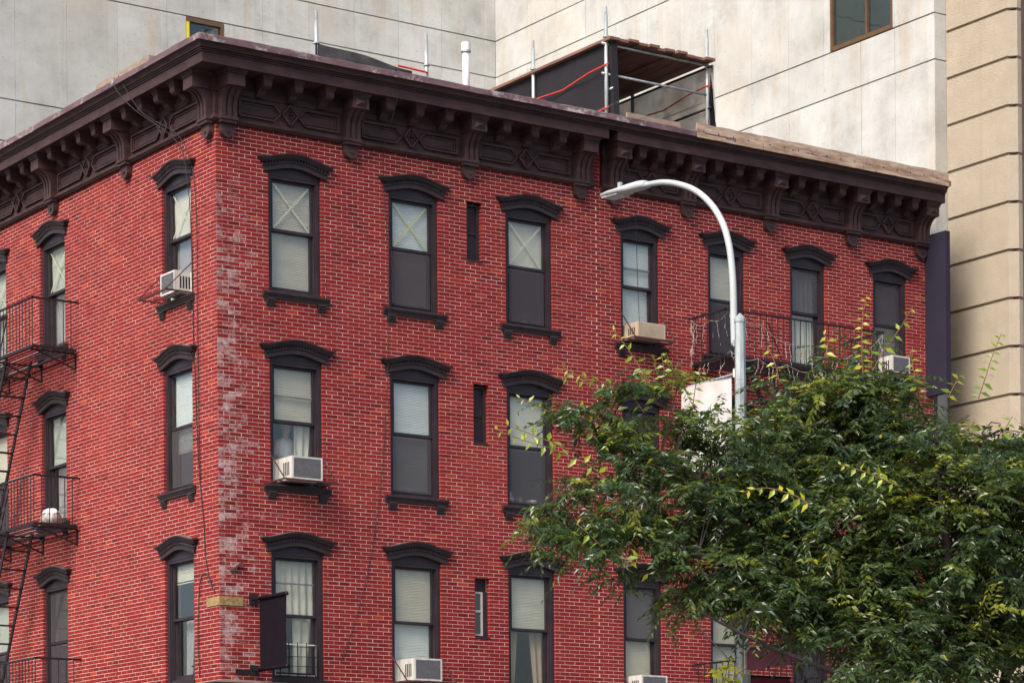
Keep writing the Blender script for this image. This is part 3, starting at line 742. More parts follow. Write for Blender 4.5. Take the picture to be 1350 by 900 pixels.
# ------------------------------------------------------------------ concrete tower behind
TX, TY, TO = 16.60, 16.01, .49
tower = thing('concrete_tower', 'pale stained concrete tower wrapping behind the brick roofs, with joint lines', 'building', (TX,TY,0))
core = MB(); core.box(-22,.0+9,.06,9,0,27.0); core.box(.06,9,TO-TY+.06,.055,0,27.0); core.build('core', M['concrete'], tower)
ZJ = [0, 4.11, 5.03, 7.66, 8.58, 11.21, 12.13, 14.76, 15.68, 18.31, 19.24, 21.87, 22.77, 25.42, 27.0]
sL = 3.737-TX; winL = (7.983-TX, 8.969-TX, 19.26, 21.84)
def panels(u_edges, face, wins):
    cache = {}
    for j in range(6, len(ZJ)-1):
        for i in range(len(u_edges)-1):
            u0, u1 = u_edges[i]+.003, u_edges[i+1]-.003; z0, z1 = ZJ[j]+.015, ZJ[j+1]-.015
            parts = [(u0,u1,z0,z1)]
            for (a,b,c,d) in wins:
                nx = []
                for (p,q,r,s) in parts:
                    if q<=a or p>=b or s<=c or r>=d: nx.append((p,q,r,s)); continue
                    if p<a: nx.append((p,a,r,s))
                    if q>b: nx.append((b,q,r,s))
                    pp, qq = max(p,a), min(q,b)
                    if s>d+.03: nx.append((pp,qq,d,s))
                    if r<c-.03: nx.append((pp,qq,r,c))
                parts = nx
            for (p,q,r,s) in parts:
                t = rnd.uniform(-.003,.003)
                if face == 'y': MB().box(p,q,t,.05,r,s).build('panel', M['concrete'], tower)
                else: MB().box(t,.05,p,q,r,s).build('panel', M['concrete'], tower)
uL = [sL + 1.2525*i for i in range(-7, 11)]; uL = [u for u in uL if u < -.3] + [-.001]
panels(uL, 'y', [winL])
tj = [TO, 1.65, 2.67, 3.83, 4.95, 6.18, 7.45, 8.66, 9.86, 11.05, 12.24, 13.43, 14.62, TY-.004]; uR = [t-TY for t in tj]
winR = (1.70-TY, 3.605-TY, 19.255, 21.85)
panels(uR, 'x', [winR])
# street end of the tower, between the row building and the stucco building
for j in range(6, len(ZJ)-1): MB().box(.0525,.45,TO-TY+.003,TO-TY+.055,ZJ[j]+.012,ZJ[j+1]-.012).build('end_panel', M['concrete'], tower)
bronze = pmat('bronze_window_frame', (.15,.085,.045), .4, .15, 5, metal=.3); yellow = pmat('yellow_edge_tape', (.72,.60,.02), .6, .1, 5)
wl = MB().ring(winL[0],winL[1],winL[2],winL[3],.085,-.01,.12).build('window', bronze, tower)
MB().box(winL[0]+.085,winL[1]-.085,.05,.056,winL[2]+.085,winL[3]-.085).build('pane', M['glass_c'], wl)
MB().box(winL[0]+.005,winL[0]+.08,-.018,-.011,winL[2]+.1,winL[3]-.1).build('edge_tape', yellow, wl)
a,b,c,d = winR; m = MB()
m.box(-.01,.12,a,a+.07,c,d); m.box(-.01,.12,b-.07,b,c,d); m.box(-.008,.118,a+.07,b-.07,c,c+.09); m.box(-.008,.118,a+.07,b-.07,d-.09,d); m.box(-.006,.11,(a+b)/2-.18,(a+b)/2-.13,c+.09,d-.09)
wr = m.build('window', bronze, tower)
MB().box(.05,.056,a+.07,(a+b)/2-.18,c+.09,d-.09).build('pane', M['glass_c'], wr); MB().box(.05,.056,(a+b)/2-.13,b-.07,c+.09,d-.09).build('pane', M['glass_c'], wr)

# ------------------------------------------------------------------ tan stucco building at the right
SX, SN = 16.913, -1.195
stu = thing('stucco_building', 'tan stucco building with deep horizontal grooves and chamfered corner', 'building', (SX,0,0))
GZ = [18.89 - .942*i for i in range(-8, 20)]
gz = sorted([z for z in GZ if z > .5]); edges_ = [.0] + gz + [gz[-1]+.94]
ch = .155; xr = 14.0
MB().box(.06, xr, SN+.02, TO-.004, 0, edges_[-1]).build('core', M['stucco'], stu)
for z0, z1 in zip(edges_, edges_[1:]):
    za, zb = z0+.030, z1-.030
    poly = [(0,TO-.008),(0,SN),(ch,SN-ch*.9),(ch+.22,SN-ch*.9+.012),(ch+.22,SN+.10),(.06,TO-.008)]
    m = MB(); n = len(poly); bv = .010
    m.add([(x,y,za) for x,y in poly]+[(x,y,zb) for x,y in poly],[tuple(reversed(range(n))),tuple(range(n,2*n))]+[(i,(i+1)%n,(i+1)%n+n,i+n) for i in range(n)])
    m.build('stucco_course', M['stucco'], stu)
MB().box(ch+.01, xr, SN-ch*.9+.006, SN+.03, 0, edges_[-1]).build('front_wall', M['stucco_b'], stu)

# ------------------------------------------------------------------ blade sign, wall banner
bs = thing('blade_sign', 'blank dark violet blade sign standing out beside the stucco building', 'sign', (15.86,0,11.4))
m = MB(); m.box(-.06,.06,-.60,-.02,-.02,3.14); m.build('panel', M['signmetal'], bs)
MB().ring(-.60,-.02,-.02,3.14,.015,-.064,.064).mesh('x', M['iron'])
for z in (.3,2.8): MB().box(-.03,.03,-.019,.02,z-.03,z+.03).build('mounting_bracket', M['iron'], bs)
wb = thing('wall_banner', 'plain black cloth banner hung between two arms on the brick corner', 'banner', (.62,0,5.3))
for z in (1.24, .07):
    bo = MB().box(-.075,.075,-.045,-.006,z-.085,z+.085).build('wall_plate', M['iron'], wb)
    MB().tube([(0,-.04,z),(.0,-1.12,z)],.024,8).build('arm', M['iron'], wb, smooth=True)
MB().grid(lambda u,v: (.012*math.sin(5*u)*(1-abs(2*v-1))+.004, -.22-.88*u, .07+1.17*v), 10, 10).build('cloth', M['banner'], wb, smooth=True, recalc=False)
MB().tube([(0.004,-.21,1.24),(0.004,-1.11,1.24)],.036,8).build('top_hem', M['banner'], wb, smooth=True); MB().tube([(0.004,-.21,.07),(0.004,-1.11,.07)],.036,8).build('bottom_hem', M['banner'], wb, smooth=True)

# ------------------------------------------------------------------ air conditioners in the windows
def ac_unit(label, c, sill, rz, mat='white', w=.50, h=.37, out=.40, off=0.0, cage=.50, span=.94, zup=.03, co=.10):
    loc = (c, 0, sill) if rz == 0 else (0, -c, sill)
    t = thing('air_conditioner', label, 'air conditioner', loc, rz, 'window air conditioners')
    x0, x1 = off-w/2, off+w/2; z0, z1 = zup+.03, zup+.03+h
    b = MB(); b.box(x0,x1,-out+.02,.16,z0,z1); b.ring(x0,x1,z0,z1,.028,-out,-out+.022); b.build('casing', M[mat], t)
    gm = MB(); n = 12
    gm.box(x0+.029,x1-.029,-out+.010,-out+.018,z0+.029,z1-.029)
    gr = gm.build('grille', M['grille'] if mat == 'white' else M['beige_ac'], t)
    s = MB()
    for i in range(n):
        z = z0+.04+(h-.08)*i/(n-1); s.box(x0+.03,x1-.03,-out+.003,-out+.010,z-.006,z+.006)
    s.build('louvre', M['grille'] if mat == 'white' else M['beige_ac'], gr)
    vm = MB().box(-.004, .004, 0, .028, z0+.07, z1-.09).mesh('side_vent', M['dark'])
    for sx in (x0, x1):
        for i in range(4): link('side_vent', vm, t, (sx, -out+.10+.055*i, 0))
    acc = MB()
    for s_ in (-1,1):
        xa, xb = (x0-.005, -span/2+.08) if s_ < 0 else (x1+.005, span/2-.08)
        n2 = max(3, int(abs(xb-xa)/.022))
        acc.grid(lambda u,vv: (xa+(xb-xa)*u, .10+.010*(1 if int(round(u*n2))%2 else -1), z0+.01+(h-.02)*vv), n2, 1)
    acc.build('side_filler', M[mat], t, recalc=False)
    f = MB(); o2 = -(out+co); hw = span/2+.03; zz = zup
    f.bar((-hw,.0,zz),(-hw,o2,zz),.025); f.bar((hw,.0,zz),(hw,o2,zz),.025); f.bar((-hw-.012,o2,zz),(hw+.012,o2,zz),.030)
    f.bar((-hw,o2/2,zz-.004),(hw,o2/2,zz-.004),.020)
    f.bar((-hw,.02,zz+cage),(-hw,o2,zz+.012),.016); f.bar((hw,.02,zz+cage),(hw,o2,zz+.012),.016)
    f.build('support_cradle', M['rust'], t); return t
ac_unit('white window air conditioner below the person standing at the window', cols[0]-.02, R2['sill'], 0, w=.58, h=.38, out=.38)
ac_unit('white window air conditioner under pale slatted blinds on rusty cradle', cols[1]-.02, R3['sill']-.02, 0, w=.56, h=.38, out=.38, cage=.48)
ac_unit('white window air conditioner on the fire escape wall with rusty iron cradle', -lcols[0], R1['sill'], HP, w=.50, h=.36, out=.21, off=.06, co=.26)
ac_unit('aged beige window air conditioner above the tree shoots', c2[0]+B1_END-.02, Q1['sill'], 0, 'beige_ac', w=.62, h=.28, out=.36, cage=.60, span=.86)
ac_unit('white window air conditioner beside the blade sign', c2[3]+B1_END-.05, Q1['sill'], 0, w=.46, h=.34, out=.36, cage=.45, span=.86)
ac_unit('white window air conditioner in a low window of the row building under the tree', c2[0]+B1_END-.02, Q3['sill']-.06, 0, w=.58, h=.38, out=.36, cage=.42, span=.86)

# ------------------------------------------------------------------ person at the window
def skin_obj(name, verts, edges, radii, mat, parent, sub=2):
    me = bpy.data.meshes.new(name); me.from_pydata(verts, edges, []); me.materials.append(mat)
    o = link(name, me, parent)
    md = o.modifiers.new('Skin','SKIN'); md.use_smooth_shade = True
    for i, r in enumerate(radii):
        rr = r if isinstance(r, tuple) else (r, r); me.skin_vertices[0].data[i].radius = rr
    me.skin_vertices[0].data[0].use_root = True
    s = o.modifiers.new('Subdivision','SUBSURF'); s.levels = sub; s.render_levels = sub; return o
pp = on_y(377, 570, .52)
person = thing('person', 'person in a white vest standing behind the open lower sash', 'person', (float(pp[0])-.03, .50, 8.02)); person.scale = (.93,.93,.93)
V = [(0,0,.90),(0,0,1.02),(0,.01,1.18),(0,.01,1.34),(0,0,1.43),(0,-.015,1.50),(0,-.035,1.57),(0,-.045,1.66),(0,-.03,1.73),
     (-.17,0,1.37),(-.23,-.06,1.12),(-.19,-.26,1.00),(-.14,-.33,1.02),(.17,0,1.37),(.25,-.04,1.12),(.24,-.22,.98),(.20,-.31,.99),
     (-.09,0,.84),(-.10,-.01,.47),(-.10,.03,.09),(-.11,-.10,.03),(.09,0,.84),(.10,-.01,.47),(.10,.03,.09),(.11,-.10,.03)]
Ed = [(0,1),(1,2),(2,3),(3,4),(4,5),(5,6),(6,7),(7,8),(3,9),(9,10),(10,11),(11,12),(3,13),(13,14),(14,15),(15,16),(0,17),(17,18),(18,19),(19,20),(0,21),(21,22),(22,23),(23,24)]
Rd = [(.15,.12),(.14,.11),(.155,.115),(.13,.09),.07,.062,(.095,.105),(.108,.12),(.08,.09),.06,.048,.038,.035,.06,.048,.038,.035,.09,.06,.045,.035,.09,.06,.045,.035]
body = skin_obj('body', V, Ed, Rd, M['skin'], person)
skin_obj('vest', [(0,0,.92),(0,.005,1.06),(0,.012,1.22),(0,.012,1.35),(-.10,.0,1.45),(.10,.0,1.45)], [(0,1),(1,2),(2,3),(3,4),(3,5)], [(.18,.145),(.185,.145),(.205,.155),(.195,.145),(.055,.10),(.055,.10)], M['vest'], person)
skin_obj('trousers', [(0,0,.92),(-.09,0,.82),(-.10,-.01,.47),(-.10,.03,.13),(.09,0,.82),(.10,-.01,.47),(.10,.03,.13)], [(0,1),(1,2),(2,3),(0,4),(4,5),(5,6)], [(.168,.138),.11,.08,.07,.11,.08,.07], M['trousers'], person)
m = MB(); m.grid(lambda u,v: (.092*math.sin(math.pi*.62*v)*math.cos(2*math.pi*u), -.028+.105*math.sin(math.pi*.62*v)*math.sin(2*math.pi*u), 1.665+.105*math.cos(math.pi*.62*v)), 14, 6)
hr = m.build('hair', M['hair'], person, smooth=True, recalc=False); hr.location = (0,.02,.005)
m = MB(); m.prism_yz([(-.125,1.655),(-.165,1.625),(-.125,1.612)], -.014, .014); m.box(-.05,-.022,-.128,-.118,1.665,1.674); m.box(.022,.05,-.128,-.118,1.665,1.674); m.box(-.028,.028,-.120,-.108,1.582,1.590)
m.box(-.098,-.082,-.04,-.01,1.63,1.68); m.box(.082,.098,-.04,-.01,1.63,1.68); m.build('face', M['skin'], person)
for s in (-1, 1):
    hx = -.14 if s < 0 else .20; hy, hz = (-.33,1.02) if s < 0 else (-.31,.99)
    for i in range(5):
        ang = (-.5+.25*i); L_ = (.055,.075,.08,.075,.06)[i]
        skin_obj('finger', [(hx-.03+.015*i, hy-.01, hz),(hx-.03+.017*i, hy-.02-L_*.5, hz+.004),(hx-.03+.018*i, hy-.02-L_, hz-.014)], [(0,1),(1,2)], [.012,.010,.008], M['skin'], person, 1)

# ------------------------------------------------------------------ fire escapes
def fire_escape(t, floors, x0, x1, out, rail_h, inner=.08, ladder=None, slat=M['iron'], bal=.135):
    """local: x along the wall, -y outwards.  floors = platform heights"""
    for k, z in enumerate(floors):
        fm = MB(); fm.bar((x0,-inner,z-.02),(x0,-out,z-.02),.035,.05); fm.bar((x1,-inner,z-.02),(x1,-out,z-.02),.035,.05)
        fm.bar((x0-.017,-out,z-.02),(x1+.017,-out,z-.02),.035,.05); fm.bar((x0-.017,-inner,z-.02),(x1+.017,-inner,z-.02),.035,.05)
        fm.build('platform_frame', M['iron'], t)
        n = int((out-inner)/.092); sm = MB().bar((x0,0,0),(x1,0,0),.034,.012).mesh('slat', M['iron'])
        for i in range(1, n):
            y = -inner-(out-inner)*i/n; link('slat', sm, t, (0,y,z-.002))
        nb = max(2, int(round((x1-x0)/1.3)))
        for i in range(nb+1):
            x = x0+.12+(x1-x0-.24)*i/nb; b = MB()
            b.bar((x,-.012,z-.05),(x,-.012,z-.34),.035,.02); b.bar((x,-.02,z-.33),(x,-out+.12,z-.06),.026); b.bar((x,-.02,z-.058),(x,-out+.02,z-.058),.028)
            b.build('wall_bracket', M['iron'], t)
        top = z + rail_h
        r = MB(); r.bar((x0,.0,top),(x0,-out-.02,top),.028,.036); r.bar((x0-.014,-out,top),(x1+.014,-out,top),.036,.028); r.bar((x1,-out-.02,top),(x1,.0,top),.028,.036)
        r.build('top_rail', M['iron'], t)
        bm = MB().tube([(0,0,0),(0,0,rail_h-.02)],.009,5).mesh('baluster', M['iron'])
        nbx = int((x1-x0)/bal)
        for i in range(nbx+1): link('baluster', bm, t, (x0+(x1-x0)*i/nbx,-out,z+.006))
        for xx in (x0, x1):
            ny = int((out-.05)/(bal*1.25))
            for i in range(1, ny+1): link('baluster', bm, t, (xx,-out*i/(ny+1)-.0,z+.006))
        if ladder and k+1 < len(floors):
            lz0, lz1 = floors[k+1], z; la, lb, ya, yb = ladder
            for y in (ya, yb): MB().bar((la,y,lz1),(lb,y,lz0+.02),.022,.085).build('stringer', M['iron'], t)
            nt_ = 10; tm = MB().box(-.05,.05,yb,ya,-.012,.012).mesh('tread', M['iron'])
            for i in range(1, nt_):
                f = i/nt_; link('tread', tm, t, (la+(lb-la)*f, 0, lz1+(lz0-lz1)*f))
            hb = MB(); hb.tube([(la+.05,yb,lz1+.75),(lb+.0,yb,lz0+.8)],.012,6); hb.build('stair_rail', M['iron'], t)
fe = thing('fire_escape', 'black iron fire escape with steep stairs on the sunlit side wall', 'fire escape', (0,0,0), HP)
fire_escape(fe, [11.48, 8.33, 5.08], -9.7, -5.17, .90, .84, ladder=(-6.55,-8.25,-.30,-.78))
fe2 = thing('fire_escape', 'iron fire escape balconies behind the tree on the row building', 'fire escape', (0,0,0))
fire_escape(fe2, [11.40, 8.20, 5.02], 9.872, 13.712, 1.058, .825, ladder=(11.0,12.6,-.35,-.85))
m = MB(); m.tube([(9.93,-.02,6.62),(10.02,-.95,5.85)],.012,6); m.build('tie_rod', M['iron'], fe2)

# things left on the side fire escape
bag = thing('shopping_bag', 'bulging printed bag with white top on the fire escape platform', 'bag', (-.42,5.50,8.34))
def bagfn(u,v):
    r = (.17+.02*math.sin(9*u*6.283)) * (math.sin(math.pi*(.12+.76*v))**.5); return (r*math.cos(6.283*u), r*1.15*math.sin(6.283*u), .24*v)
MB().grid(bagfn, 24, 8).build('body', M['bag'], bag, smooth=True, recalc=False)
MB().grid(lambda u,v: ((.155+.012*math.sin(40*u))*math.cos(6.283*u)*math.cos(1.5*v), (.18+.012*math.sin(33*u))*math.sin(6.283*u)*math.cos(1.5*v), .20+.10*math.sin(1.5*v)+.008*math.sin(25*u)), 24, 6).build('white_top', M['vest'], bag, smooth=True, recalc=False)
sc = thing('plastic_scoop', 'small blue plastic scoop lying on the fire escape platform', 'scoop', (-.45,6.05,8.338))
MB().prism_xz([(-.10,0),(.10,0),(.09,.06),(-.02,.03),(-.09,.05)],-.05,.05).build('blade', M['blue'], sc); MB().tube([(.09,0,.03),(.22,0,.05)],.012,6).build('handle', M['blue'], sc)

# ------------------------------------------------------------------ icicle lights along the balcony
def icicle(label, path, seed, drop):
    r = random.Random(seed); t = thing('string_lights', label, 'string lights', path[0], 0, 'icicle lights on the balcony')
    b = Vector(path[0]); P = [Vector(p)-b for p in path]; pts = []
    for p, q in zip(P, P[1:]):
        for i in range(12):
            f = i/12; pts.append(p.lerp(q,f) - Vector((0,0,.10*math.sin(math.pi*f))))
    pts.append(P[-1]); MB().tube(pts,.004,4).build('lead_wire', M['lights'], t)
    d = MB(); bl = MB()
    for i in range(0, len(pts), 2):
        if r.random() < .35: continue
        p = pts[i]; L_ = r.uniform(.4,1)*drop; n = 5; q = [p]
        for k in range(n): q.append(q[-1]+Vector((r.uniform(-.03,.03), r.uniform(-.02,.02), -L_/n)))
        d.tube(q,.003,4)
        for c in q[1:]:
            bl.add([c+Vector(v)*.0105 for v in ((1,0,0),(-1,0,0),(0,1,0),(0,-1,0),(0,0,1.3),(0,0,-1.3))],[(0,2,4),(2,1,4),(1,3,4),(3,0,4),(2,0,5),(1,2,5),(3,1,5),(0,3,5)])
    tag(d.build('drop_wires', M['lights'], t), kind='stuff'); tag(bl.build('bulbs', M['lights'], t), kind='stuff')
yo = -1.09
icicle('icicle lights looped along the balcony top rail', [(9.86,-.05,12.2),(9.87,-.6,12.1),(9.95,yo,12.24),(10.7,yo,12.02),(11.5,yo,11.75),(12.3,yo,11.62),(13.0,yo,11.78),(13.68,yo,12.18)], 3, .42)
icicle('icicle lights hanging under the balcony floor', [(9.87,-.3,11.42),(9.95,yo,11.47),(10.6,yo,11.40),(11.3,yo,11.36),(12.1,yo,11.36),(12.9,yo,11.40),(13.7,yo,11.42)], 5, .40)
icicle('icicle lights hanging down the balcony end at the wall', [(9.83,-.10,12.18),(9.84,-.16,11.9),(9.82,-.12,11.65),(9.84,-.10,11.42)], 8, .22)

# ------------------------------------------------------------------ street lamp with banner and street sign
LZ = 37.0
lp = at_depth(975.5, 420, LZ); LX, LY = float(lp[0]), float(lp[1])
lamp = thing('street_lamp', 'galvanised octagonal street lamp with curved arm and pale lamp head', 'street lamp', (LX,LY,.14))
ptop = float(lp[2])-.14
MB().tube([(0,0,.5),(0,0,ptop)],[.105,.073],8).build('pole', M['galv'], lamp)
MB().tube([(0,0,.0),(0,0,.06),(0,0,.061),(0,0,.50),(0,0,.56)],[.22,.22,.16,.15,.10],8).build('base', M['galv'], lamp)
MB().tube([(0,0,ptop-.05),(0,0,ptop),(0,0,ptop+.001),(0,0,ptop+.075)],[.084,.084,.084,.008],8).build('cap', M['galv'], lamp)
arm_px = [(968.5,455),(967.5,425),(967,395),(965.5,360),(961.5,325),(953,295),(938,270),(918,252),(895,243),(873,240.5),(850,244)]
ap = [on_x(x,y,LX) for x,y in arm_px]; ap = [Vector((float(p[0])-LX-.0, float(p[1])-LY, float(p[2])-.14)) for p in ap]
def smooth_path(P, k=5):
    out = []
    for i in range(len(P)-1):
        p0, p1, p2, p3 = P[max(i-1,0)], P[i], P[i+1], P[min(i+2,len(P)-1)]
        for j in range(k):
            t = j/k; out.append(.5*((2*p1)+(-p0+p2)*t+(2*p0-5*p1+4*p2-p3)*t*t+(-p0+3*p1-3*p2+p3)*t**3))
    return out + [P[-1]]
sp = smooth_path(ap); MB().tube(sp,[.052-.012*i/(len(sp)-1) for i in range(len(sp))],10).build('arm', M['lampwhite'], lamp, smooth=True)
MB().box(-.05,.05,ap[0].y-.02,.06,ap[0].z-.02,ap[0].z+.06).build('arm_clamp', M['galv'], lamp)
hp = ap[-1]; tip = on_x(796,258.5,LX); tipv = Vector((0,float(tip[1])-LY,float(tip[2])-.14)); dv = tipv-hp; Lh = dv.length; ang = math.atan2(dv.z, dv.y)
def headfn(sec):
    m = MB(); b = len(m.v)
    for f, w, zt, zb in sec:
        for k in range(12):
            a = 2*math.pi*k/12; c, s = math.cos(a), math.sin(a)
            m.v.append((w*(abs(c)**.6)*(1 if c>0 else -1), f*Lh, (zt if s>0 else -zb)*(abs(s)**.6)*(1 if s>0 else 1)))
    n = len(sec)
    for i in range(n-1):
        for k in range(12): m.f.append((i*12+k, i*12+(k+1)%12, (i+1)*12+(k+1)%12, (i+1)*12+k))
    m.f.append(tuple(range(12))); m.f.append(tuple(reversed(range((n-1)*12,n*12)))); return m
hd = headfn([(-.04,.05,.05,.04),(-.02,.085,.062,.045),(.10,.10,.070,.048),(.36,.105,.064,.050),(.48,.15,.030,.052),(.75,.155,.018,.050),(.95,.11,.006,.042),(1.0,.06,.0,.034)]).build('lamp_head', M['lampwhite'], lamp, tuple(hp), smooth=True)
hd.rotation_euler = (ang,0,0)
cel = MB().tube([(0,.60*Lh,.03),(0,.60*Lh,.13)],.042,10).build('photocell', M['galv'], hd)
ln = MB().box(-.12,.12,.52*Lh,.90*Lh,-.062,-.050).build('lens', M['white'], hd)
for y in (500, 513, 858, 868, 884):
    p = on_x(975.5,y,LX); MB().tube([(0,0,float(p[2])-.15),(0,0,float(p[2])-.13)],.080,8).build('pole_band', M['galv'], lamp)
# banner on its two arms (towards the building)
pb0 = on_x(963,496,LX); pb1 = on_x(899,513,LX); ylo, yhi = float(pb0[1])-LY, float(pb1[1])-LY; zt = float(pb0[2])
pban = thing('pole_banner', 'faded white printed banner hanging from the lamp pole among leaves', 'banner', (LX,LY,zt-1.22))
MB().tube([(0,.05,1.24),(0,yhi+.03,1.22)],.016,8).build('banner_arm', M['galv'], pban); MB().tube([(0,.05,.02),(0,yhi+.03,.0)],.016,8).build('banner_arm', M['galv'], pban)
MB().grid(lambda u,v: (.02*math.sin(4*u+2*v), ylo+(yhi-ylo)*u, (.01+1.21*v)), 12, 12).build('cloth', M['print'], pban, smooth=True, recalc=False)
MB().box(-.05,.05,.0,.10,1.18,1.30).build('banner_clamp', M['white'], pban)
# maroon street sign (towards the camera)
q0 = on_x(986,857,LX); q1 = on_x(1043,850,LX); q2 = on_x(1043,876,LX)
ss = thing('street_sign', 'blank maroon street sign plate with dark upper edge on the lamp pole', 'sign', (LX,LY,float(q2[2])))
sy0, sy1 = float(q0[1])-LY, float(q1[1])-LY; hh = float(q1[2]-q2[2])
MB().box(-.012,.012,sy1,min(sy0,-.09),0,hh).build('plate', M['maroon'], ss); MB().box(-.018,.018,sy1-.01,-.06,hh+.001,hh+.035).build('top_channel', M['iron'], ss); MB().box(-.04,.04,-.10,-.04,-.05,hh+.06).build('clamp', M['white'], ss)
q3 = on_y(1041,894,LY-.02); st2 = thing('street_sign', 'second maroon street sign plate set crosswise lower on the pole', 'sign', (LX,LY,float(q3[2])-.26))
MB().box(.09,float(q3[0])-LX,-.03,-.006,0,.25).build('plate', M['maroon'], st2); MB().box(.06,float(q3[0])-LX+.01,-.036,0,.251,.285).build('top_channel', M['iron'], st2); MB().box(.04,.10,-.04,.04,-.05,.30).build('clamp', M['white'], st2)

# ------------------------------------------------------------------ cables on the walls
def cable(label, pts, r=.008):
    t = thing('wall_cable', label, 'cable', pts[0]); b = Vector(pts[0])
    MB().tube([Vector(p)-b for p in smooth_path([Vector(p) for p in pts], 6)], r, 5).build('wire', M['wire'], t, smooth=True)
cable('thin black cable crossing cornice and brick wall between tape-crossed top floor windows', [(3.02,-.60,15.30),(3.16,-.545,15.27),(3.17,-.535,15.0),(3.17,-.12,14.3),(3.25,-.03,13.3),(3.26,-.10,11.6),(3.20,-.03,9.5),(3.02,-.02,8.0),(2.72,-.02,6.7),(2.3,-.02,5.6)], .006)
cable('thin cable hanging from the row building cornice past the beige air conditioner', [(8.06,-.48,14.85),(8.40,-.30,14.0),(8.58,-.12,12.9),(8.62,-.12,12.0),(8.66,-.14,11.3)], .006)
cable('black cable looped over the side cornice down to the corner', [(-.66,2.35,15.53),(-.67,2.25,15.30),(-.50,1.9,14.9),(-.12,1.2,14.3),(-.09,.86,13.7),(-.02,.83,12.5),(-.02,.80,11.0),(-.02,.74,10.2),(-.02,.70,9.4),(-.02,.62,8.6),(-.02,.50,7.9),(-.02,.42,7.2),(-.03,.22,6.75),(-.04,.10,6.66)], .008)
cable('second black cable running down the side wall past the middle window', [(-.66,2.2,15.53),(-.50,1.65,14.8),(-.10,1.0,14.25),(-.03,.66,13.2),(-.02,.64,10.6),(-.02,.62,9.2),(-.02,.58,8.55)], .007)
cable('drooping black wire under the side wall insulator', [(-.04,.14,6.74),(-.03,.42,6.98),(-.03,.62,6.80),(-.03,.70,6.0),(-.03,.66,5.3)], .009)

# ------------------------------------------------------------------ on the roofs
vp = thing('vent_pipe', 'white vent pipe with collared cap on the brick roof', 'pipe', (5.42,.7,15.47))
MB().tube([(0,0,0),(0,0,1.18)],.062,14).build('pipe', M['pipe'], vp, smooth=True); MB().tube([(0,0,1.10),(0,0,1.135)],.088,14).build('collar', M['galv'], vp); MB().tube([(0,0,1.136),(0,0,1.27),(0,0,1.275)],[.085,.082,.06],14).build('cap', M['pipe'], vp)
def post(t, x, y, z0, z1): 
    p = MB().tube([(x,y,z0),(x,y,z1)],.036,8).build('post', M['galv'], t, smooth=True)
    MB().tube([(x,y,z1-.40),(x,y,z1-.375)],.06,10).build('collar', M['galv'], p); MB().tube([(x,y,z1),(x,y,z1+.16)],.026,8).build('spigot', M['galv'], p)
sx0, sx1, sy_ = 8.53, 10.91, .70
sca = thing('scaffold', 'roof scaffold with plank deck, black debris netting and red straps', 'scaffold', (sx0,sy_,15.45))
W_ = sx1-sx0; D_ = 4.6; hz = 17.32-15.45
for x,y in ((0,0),(W_,0),(0,2.32),(W_,2.32),(0,D_),(W_,D_)): post(sca, x, y, .0, 2.33 if y < 3 else 1.9)
pl = MB().box(-.112,.112,-.16,D_+.1,0,.05).mesh('plank', M['timber'])
for i in range(11):
    x = -.02+W_*(i+.35)/10.6; link('plank', pl, sca, (x, rnd.uniform(-.09,.05), hz-.02+.004*(i%2)+(.03 if i in (2,6) else 0)))
for z in (1.26, hz-.06): MB().tube([(-.1,.0,z),(W_+.1,0,z)],.024,8).build('ledger', M['galv'], sca, smooth=True)
for x in (0, W_):
    for z in (.45, 1.0, hz-.10): MB().tube([(x+(.10 if x == 0 else 0),-.1,z),(x+(.10 if x == 0 else 0),D_+.1,z)],.024,8).build('transom', M['galv'] if x == 0 else M['iron'], sca, smooth=True)
MB().tube([(0,.3,.5),(W_,.3,.55)],.024,8).build('ledger', M['iron'], sca)
def net(x, sgn, mat, z0, z1): return MB().grid(lambda u,v: (x+sgn*(.045+.05*math.sin(9*u+3*v)*math.sin(3.1*v)**2+.016*math.sin(31*u+4*v)*math.sin(3.1*v)), -.12+(D_+.2)*u, z0+(z1-z0)*v+.05*math.sin(math.pi*min(1,u*2.1))*(v-.5)*-1), 40, 12).build('debris_net', mat, sca, smooth=True, recalc=False)
net(0,1,M['net'],.05,hz); net(W_,1,M['net_g'],.05,hz-.06)
for x, s_ in ((0,-1),(W_,1)):
    for za, zb in ((1.42,1.36),(.62,.30)):
        xx = x + s_*(.045 if s_ < 0 else -.03); MB().tube([(xx,-.13,za),(xx,.5,za-.03),(xx,1.3,za-.14),(xx,2.3,zb-.02),(xx,D_,zb)],.014,5).build('strap', M['strap'], sca)
MB().grid(lambda u,v: (.045+.12*u+.02*math.sin(5*v), -.125-.02*u, .05+(hz-.05)*v), 3, 8).build('net_edge', M['net'], sca, smooth=True, recalc=False)
MB().tube([(W_+.05,-.05,.2),(W_+.10,-.06,.6),(W_+.06,-.05,1.1),(W_+.08,-.05,hz-.05)],[.10,.06,.04,.03],8).build('gathered_net', M['banner'], sca, smooth=True)
lx0, lx1 = 2.345, 4.585
sc2 = thing('scaffold', 'low roof scaffold rail with black netting near the cornice corner', 'scaffold', (lx0,.7,15.46))
w_ = lx1-lx0
for x in (0, w_): post(sc2, x, 0, 0, 1.13)
for z in (.50,.32): MB().tube([(-.1,0,z),(w_+.1,0,z)],.022,8).build('ledger', M['iron'] if z > .4 else M['galv'], sc2)
MB().grid(lambda u,v: (-.05+(w_*.88)*u, -.04+.03*math.sin(9*u)*v, .05+(.68-.13*u)*v+.02*math.sin(5*u)*v), 24, 6).build('debris_net', M['net'], sc2, smooth=True, recalc=False)
